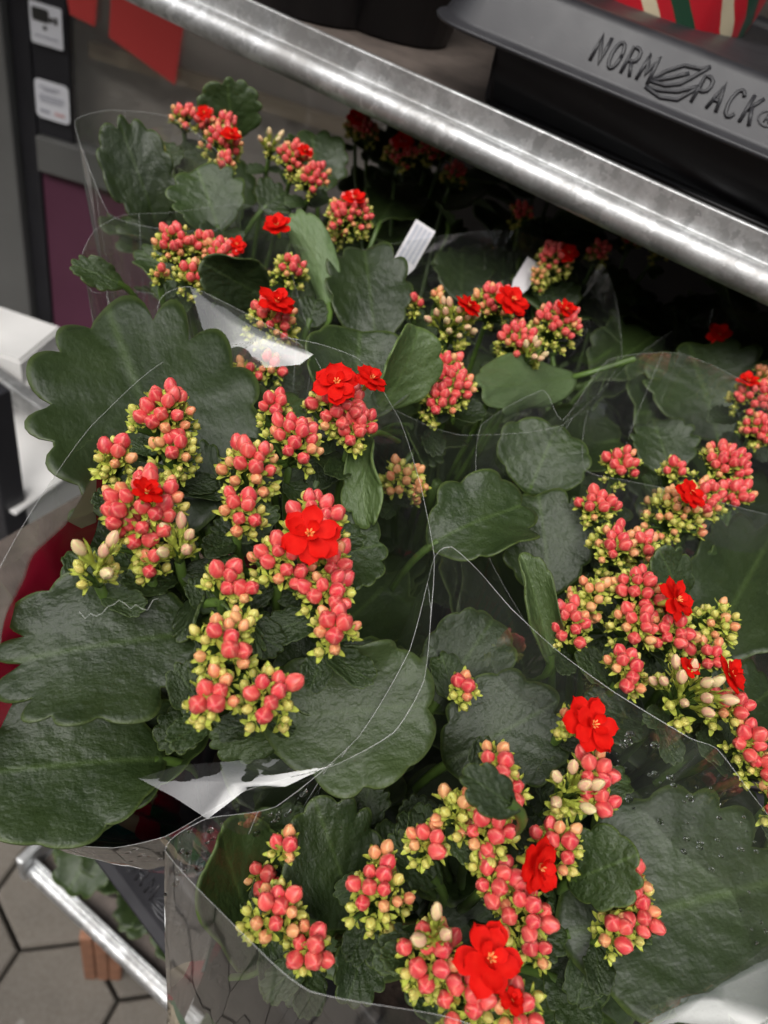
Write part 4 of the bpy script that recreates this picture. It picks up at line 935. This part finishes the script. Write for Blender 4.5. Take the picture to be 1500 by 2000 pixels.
for i, (px, py, lab) in enumerate(((240, 1570, 'small kalanchoe at the steel corner of the low shelf'), (330, 1650, 'kalanchoe on the low shelf beneath the thin steel bar'), (450, 1790, 'kalanchoe on the low shelf above the wooden block'), (540, 1900, 'kalanchoe on the low shelf under the front plant'), (450, 1640, 'kalanchoe further back on the low shelf'))):
    pl = new_plant(px, py, LOWZ, None, lab, zs=0.54, fill=12, seed=20+i, fr=(0.05, 0.08), fz=(0.0, 0.08))
    rnd = random.Random(70+i)
    for k in range(7):
        SEED[0] += 1; cluster(pl, (px + rnd.uniform(-70, 70), py + rnd.uniform(-70, 70), LOWZ + rnd.uniform(0.0, 0.03)), rnd.uniform(11, 18), rnd.choice(['red', 'mix', 'green']), seed=SEED[0], n=7)
    for k in range(2):
        SEED[0] += 1; flower(pl, (px + rnd.uniform(-60, 60), py + rnd.uniform(-60, 60), LOWZ + 0.035), 30, None, SEED[0])

# ================================================================ CLEAR SLEEVES
def sleeve(rim_pts, base_c, base_r, zb, label, seed=0, flare=1.0, mt='film_print', rimw=0.00011, drops=None, lift=None):
    """film lofted from an uneven rim (pixel x, y, height) down to the pot"""
    rnd = random.Random(seed); K = [P(*p) for p in rim_pts]; n = len(K); N = n*8; top = []
    for i in range(n):                                   # gentle Catmull-Rom with corners kept crisp
        p0, p1, p2, p3 = K[(i-1) % n], K[i], K[(i+1) % n], K[(i+2) % n]
        for j in range(8):
            t = j/8; c = 0.5*((2*p1) + (p2-p0)*t + (2*p0-5*p1+4*p2-p3)*t*t + (3*p1-p0-3*p2+p3)*t**3)
            top.append(c.lerp(p1.lerp(p2, t), 0.45))
    # angle of every rim point about the base so that rulings do not twist
    bc = Vector((base_c[0], base_c[1], zb)); cen = sum(top, Vector((0, 0, 0)))/N
    mb = MB(); S = 14; vs = []; uv = []
    for s in range(S+1):
        q = s/S
        for i in range(N):
            d = top[i] - cen; a = math.atan2(d.y, d.x); b = bc + Vector((math.cos(a), math.sin(a), 0))*base_r
            p = top[i].lerp(b, q); zq = 1 - (1-q)**1.0 if flare == 1.0 else q**flare
            p.z = top[i].z + (b.z - top[i].z)*zq
            env = math.sin(math.pi*min(1, q*1.0))
            wv = noise.noise(Vector((p.x*28, p.y*28, p.z*9 + seed*3.1)))*0.0045*env + noise.noise(Vector((i*0.35, q*1.2, seed)))*0.0030*env
            nd = Vector((math.cos(a), math.sin(a), 0)); vs.append(p + nd*wv); uv.append((i/N, q + (lift(i/N) if lift else 0.0)))
    fs = [[s*N+i, s*N+(i+1) % N, (s+1)*N+(i+1) % N, (s+1)*N+i] for s in range(S) for i in range(N)]
    root = empty('clear_sleeve', bc, label, 'plastic sleeve')
    mb.add(vs, fs, 0, True); o = mb.build('film', M[mt], root)
    ul = o.data.uv_layers.new(name='UVMap'); li = 0
    for pl in o.data.polygons:
        for l_ in pl.loop_indices:
            v = o.data.loops[l_].vertex_index; u, w = uv[v]
            if v % N == 0 and any(o.data.loops[q].vertex_index % N == N-1 for q in pl.loop_indices): u = 1.0
            ul.data[l_].uv = (u, w)
    mb = MB(); mb.tube([vs[i % N] for i in range(N+1)], [rimw*(0.55 + 0.9*abs(noise.noise(Vector((i*0.09, seed, 0.3))))) for i in range(N+1)], 5, 0, False); mb.build('rim', M['rim'], root)
    for k in range(3):                                   # heat-set creases running down the film
        i = rnd.randrange(N); mb = MB(); mb.tube([vs[s*N + i] for s in range(0, 8)], 0.00009, 4); mb.build('crease', M['rim'], root)
    if drops:
        mb = MB()
        def pick(u0, u1):                                # even along the film, whatever the spacing of the rim points
            ids = range(int(u0*N), int(u1*N)); return rnd.choices([k % N for k in ids], [(top[(k+1) % N] - top[k % N]).length for k in ids])[0]
        for (u0, u1, q0, q1, cnt) in drops:
            for k in range(cnt):
                i = pick(u0, u1); s = rnd.uniform(q0, q1)*S; s0 = int(s); f = s - s0; g2 = rnd.random()
                a = vs[s0*N+i].lerp(vs[min(S, s0+1)*N+i], f); b = vs[s0*N+(i+1) % N].lerp(vs[min(S, s0+1)*N+(i+1) % N], f); p = a.lerp(b, g2)
                t1 = (vs[s0*N+(i+1) % N] - vs[s0*N+i]).normalized(); t2 = (vs[min(S, s0+1)*N+i] - vs[s0*N+i]).normalized(); nn = t1.cross(t2).normalized()
                if nn.dot(cen - p) < 0: nn = -nn
                r = rnd.choice([0.0003, 0.0004, 0.0005, 0.0007, 0.0010, 0.0013]); hv = []; m1 = 8
                t2 = nn.cross(t1)
                for e in range(4):
                    el = e*math.pi/8
                    for h in range(m1): an = 2*math.pi*h/m1; hv.append(p + (t1*math.cos(an) + t2*math.sin(an))*r*math.cos(el) + nn*r*0.7*math.sin(el))
                hv.append(p + nn*r*0.7)
                mb.add(hv, [[e*m1+h, e*m1+(h+1) % m1, (e+1)*m1+(h+1) % m1, (e+1)*m1+h] for e in range(3) for h in range(m1)] + [[3*m1+h, 3*m1+(h+1) % m1, 4*m1] for h in range(m1)] + [list(range(m1))[::-1]], 0, True)
        tag(mb.build('water_drops', M['water'], root), kind='stuff')
    return root
M['fold'] = film_material('sky_mirror_film', gloss=0.75, haze=0.02)  # film for the added facets that mirror the sky as white patches
def sky_flap(root, poly, z, toward, bow=0.004, seed=0):
    """added film facet, tilted to mirror the sky to the camera: polygon on a plane through its first corner, slightly bowed"""
    c = P(*poly[0], z); d = (c - CAM).normalized(); n_ = (Vector(toward).normalized() - d).normalized()
    pts = []
    for x, y in poly: r = ray(x, y); pts.append(CAM + r*((c - CAM).dot(n_)/r.dot(n_)))
    cen = sum(pts, Vector((0, 0, 0)))/len(pts); m_ = len(pts)*4; ring = []
    for i in range(len(pts)):
        for j in range(4): ring.append(pts[i].lerp(pts[(i+1) % len(pts)], j/4))
    mb = MB(); vs = [cen + n_*bow]; K = 6
    for k in range(1, K+1):
        for i, p in enumerate(ring): q = k/K; w = cen.lerp(p, q); vs.append(w + n_*(bow*(1-q*q) + 0.0006*noise.noise(w*60 + Vector((seed, 0, 0)))))
    fs = [[0, 1+i, 1+(i+1) % m_] for i in range(m_)] + [[1+k*m_+i, 1+(k+1)*m_+i, 1+(k+1)*m_+(i+1) % m_, 1+k*m_+(i+1) % m_] for k in range(K-1) for i in range(m_)]
    mb.add(vs, fs, 0, True); o = mb.build('sky_mirror_facet', M['fold'], root)
    return o
SA = [(848, 1085, 1.452), (842, 1200, 1.446), (828, 1330, 1.437), (770, 1430, 1.427), (660, 1492, 1.418), (560, 1520, 1.41), (477, 1545, 1.402), (400, 1590, 1.393), (322, 1634, 1.385), (220, 1656, 1.380), (73, 1640, 1.383), (-30, 1560, 1.395), (-70, 1400, 1.415), (-45, 1230, 1.435), (0, 1108, 1.445), (70, 985, 1.452), (180, 830, 1.45), (330, 700, 1.44), (560, 660, 1.445), (700, 700, 1.452), (780, 818, 1.458), (822, 950, 1.456)]
sleeveA = sleeve(SA, (-0.085, 0.205), 0.050, 1.13, 'clear film sleeve round the tall broad-leaved plant', 1, flare=0.85, drops=[(0.30, 0.50, 0.02, 0.20, 70)], lift=lambda u: 0.41 if 0.50 < u < 0.74 else (0.26 if 0.26 < u <= 0.5 else 0.0))
SB = [(322, 1660, 1.405), (400, 1600, 1.41), (540, 1575, 1.41), (700, 1440, 1.42), (800, 1270, 1.432), (848, 1090, 1.445), (882, 1068, 1.448), (935, 1115, 1.448), (1000, 1190, 1.447), (1090, 1272, 1.446), (1200, 1352, 1.445), (1345, 1440, 1.443), (1400, 1462, 1.443), (1460, 1540, 1.44), (1560, 1680, 1.43), (1580, 1900, 1.42), (1400, 2080, 1.41), (1100, 2060, 1.412), (870, 1985, 1.415), (605, 1936, 1.42), (470, 1820, 1.415)]
sleeveB = sleeve(SB, (0.005, 0.105), 0.062, 1.15, 'drop covered clear film sleeve round the front plant', 2, flare=0.95, drops=[(0.47, 0.70, 0.02, 0.30, 260), (0.0, 0.12, 0.01, 0.12, 40)])
SC = [(940, 830, 1.43), (1060, 762, 1.432), (1100, 820, 1.43), (1190, 702, 1.432), (1330, 690, 1.435), (1480, 760, 1.435), (1600, 900, 1.43), (1640, 1100, 1.43), (1600, 1380, 1.42), (1480, 1450, 1.415), (1250, 1400, 1.40), (1080, 1290, 1.40), (960, 1100, 1.415), (930, 950, 1.425)]
sleeve(SC, (0.06, 0.24), 0.052, 1.13, 'creased clear sleeve round the plant between front plant and upper rail', 3, flare=0.8, rimw=0.00008)
SC2 = [(1140, 915, 1.425), (1230, 940, 1.43), (1340, 962, 1.432), (1500, 1005, 1.43), (1600, 1000, 1.42), (1640, 800, 1.41), (1560, 640, 1.41), (1400, 600, 1.405), (1250, 690, 1.41), (1150, 800, 1.415)]
sleeve(SC2, (0.11, 0.36), 0.050, 1.13, 'clear sleeve round the dark-leaved plant under the rail', 4, flare=0.9, rimw=0.00008)
SE = [(308, 600, 1.438), (325, 572, 1.442), (372, 560, 1.446), (480, 612, 1.446), (610, 690, 1.442), (650, 800, 1.43), (560, 860, 1.42), (400, 820, 1.42), (320, 720, 1.425)]
sleeveE = sleeve(SE, (-0.15, 0.235), 0.045, 1.2, 'clear sleeve reflecting the white sky, behind the tall plant', 5, flare=0.6, mt='film')
SF = [(146, 236, 1.45), (215, 215, 1.452), (330, 228, 1.452), (420, 290, 1.445), (470, 380, 1.43), (420, 450, 1.42), (300, 445, 1.415), (215, 420, 1.42), (175, 330, 1.435)]
sleeve(SF, (-0.315, 0.38), 0.045, 1.13, 'clear conical sleeve beside the shop window', 6, flare=0.9)
SG = [(160, 500, 1.43), (185, 450, 1.435), (240, 420, 1.435), (330, 415, 1.43), (480, 400, 1.43), (600, 440, 1.43), (640, 520, 1.425), (560, 580, 1.42), (400, 590, 1.415), (275, 570, 1.415), (180, 570, 1.42)]
sleeve(SG, (-0.215, 0.29), 0.048, 1.13, 'clear sleeve with printed foot next to the plum panel', 7, flare=0.9, rimw=0.00009)
SD = [(560, 480, 1.435), (640, 500, 1.436), (800, 470, 1.425), (1000, 450, 1.42), (1180, 520, 1.42), (1215, 700, 1.425), (1100, 830, 1.425), (900, 850, 1.425), (770, 800, 1.43), (620, 690, 1.43)]
sleeve(SD, (-0.10, 0.33), 0.05, 1.13, 'clear sleeve round the plant with the turned-up leaf', 8, flare=0.9, mt='film', rimw=0.00006)

sky_flap(sleeveE, [(372, 562), (440, 590), (525, 640), (612, 692), (585, 712), (500, 720), (430, 700), (395, 640)], 1.446, (-0.55, -0.42, 0.70), 0.0014, 1)
sky_flap(sleeveA, [(655, 1490), (560, 1535), (477, 1545), (405, 1600), (345, 1560), (270, 1520), (350, 1495), (520, 1482)], 1.416, (-0.50, -0.30, 0.80), 0.0005, 2)
sky_flap(sleeveB, [(1180, 2040), (1250, 1955), (1340, 1930), (1450, 1870), (1560, 1800), (1580, 2060)], 1.385, (-0.62, -0.40, 0.68), 0.003, 3)

# ================================================================ SMALL THINGS
def label_tag(p0, p1, w, z0, z1, label, lines=0):
    a = P(*p0, z0); b = P(*p1, z1); ax = (b-a).normalized(); L = (b-a).length
    side = ax.cross((CAM - a).normalized()).normalized(); nn = side.cross(ax).normalized(); W = w*depth(a)/F
    root = empty('plant_label', a, label, 'label')
    mb = MB(); q = [a - side*W*0.25, a + side*W*0.25, a + side*W*0.5 + ax*L*0.3, b + side*W*0.5, b - side*W*0.5, a - side*W*0.5 + ax*L*0.3]
    mb.add(q + [v - nn*0.0008 for v in q], [[0, 1, 2, 3, 4, 5], [11, 10, 9, 8, 7, 6]] + [[k, 6+k, 6+(k+1) % 6, (k+1) % 6] for k in range(6)]); mb.build('card', M['label'], root)
    for k in range(lines):
        f = -0.42 + 0.84*(k+0.5)/lines; mb = MB(); c0 = a + ax*L*0.35 + side*W*f + nn*0.0004; c1 = b - ax*L*0.06 + side*W*f + nn*0.0004; h = side*W*0.07
        mb.add([c0-h, c0+h, c1+h, c1-h], [[0, 1, 2, 3]]); mb.build('stripe', M['ink_grey'], root)
label_tag((772, 545), (832, 440), 44, 1.40, 1.428, 'white striped plant label sticking up between shaded leaves', 4)
label_tag((1005, 575), (1045, 510), 34, 1.40, 1.415, 'plain white plant label in the shade under the rail')
# white fibre lying on the broad left leaf
mb = MB(); pts = [P(155 + 155*i/14, 1195 + 12*math.sin(i*0.7 + 0.5*math.sin(i)) - i*1.5 + 5*math.sin(i*2.3), 1.445) for i in range(15)]; mb.tube(pts, 0.00005, 4)
tag(mb.build('loose_fibre', M['hair']), 'fine white hair lying across a broad leaf', 'fibre')
# neighbouring trolley with white cartons at the far left
nb = empty('second_trolley', PD(15, 900, 1.05) * 1.0, 'second steel trolley with cartons standing to the left', 'trolley')
b0 = PD(-60, 716, 1.02); zz = b0.z
m = MB(); m.box((b0.x - 0.9, b0.y, zz - 0.016), (PD(120, 848, 1.0).x, b0.y + 0.02, zz + 0.014), 0, None, 0.003); m.build('edge_rail', M['galv_far'], nb)
pp = PD(-8, 900, 0.95); m = MB(); m.box((pp.x - 0.022, pp.y - 0.005, 0.1), (pp.x + 0.006, pp.y + 0.03, 0.99), 0, None, 0.003); m.build('post', M['dark_frame'], nb)
def carton(px, Yoff, s, z0, z1, rz, label, flaps=True):
    p = PD(*px); root = empty('carton', (p.x, p.y, z0), label, 'box'); fr = Matrix.Translation((p.x, p.y, 0)) @ Matrix.Rotation(rz, 4, 'Z')
    m = MB(); w, d = s; t = 0.004
    for a, b in (((-w/2, -d/2, z0), (w/2, -d/2+t, z1)), ((-w/2, d/2-t, z0), (w/2, d/2, z1)), ((-w/2, -d/2+t, z0), (-w/2+t, d/2-t, z1)), ((w/2-t, -d/2+t, z0), (w/2, d/2-t, z1)), ((-w/2+t, -d/2+t, z0), (w/2-t, d/2-t, z0+t))): m.box(a, b, 0, fr)
    m.build('box_walls', M['carton'], root)
    m = MB(); m.box((-w/2 - 0.01, -d/2 - 0.01, z1 + 0.001), (w/2 + 0.01, d/2 + 0.01, z1 + 0.006), 0, fr, 0.002); m.build('lid', M['carton'], root)
    m = MB(); m.box((w*0.1, -d/2 - 0.001, z1 - 0.05), (w*0.25, -d/2 - 0.0002, z1 - 0.03), 0, fr); m.build('blue_mark', M['ink_blue'], root)
    return root
p1 = PD(55, 720, 1.12); carton((22, 715, 1.13), 0, (0.11, 0.11), zz - 0.001, p1.z + 0.005, R(20), 'white carton on the second trolley\'s shelf')
carton((30, 900, 1.10), 0, (0.16, 0.16), 0.0, PD(60, 850, 1.1).z - 0.02, R(8), 'tall white carton standing under the second trolley\'s shelf')
# wooden block on the paving
w0 = P(205, 1890, 0.03); m = MB(); fr = Matrix.Translation((w0.x, w0.y, 0)) @ Matrix.Rotation(R(35), 4, 'Z')
root = empty('wooden_block', (w0.x, w0.y, 0.03), 'reddish wooden block on the paving below the low shelf', 'wood block')
for k in range(3):
    m = MB(); m.box((-0.03 + k*0.021, -0.02, 0.031), (-0.03 + k*0.021 + 0.020, 0.03 + 0.006*k, 0.26 - 0.02*k), 0, fr, 0.004); m.build('plank', M['wood'], root)
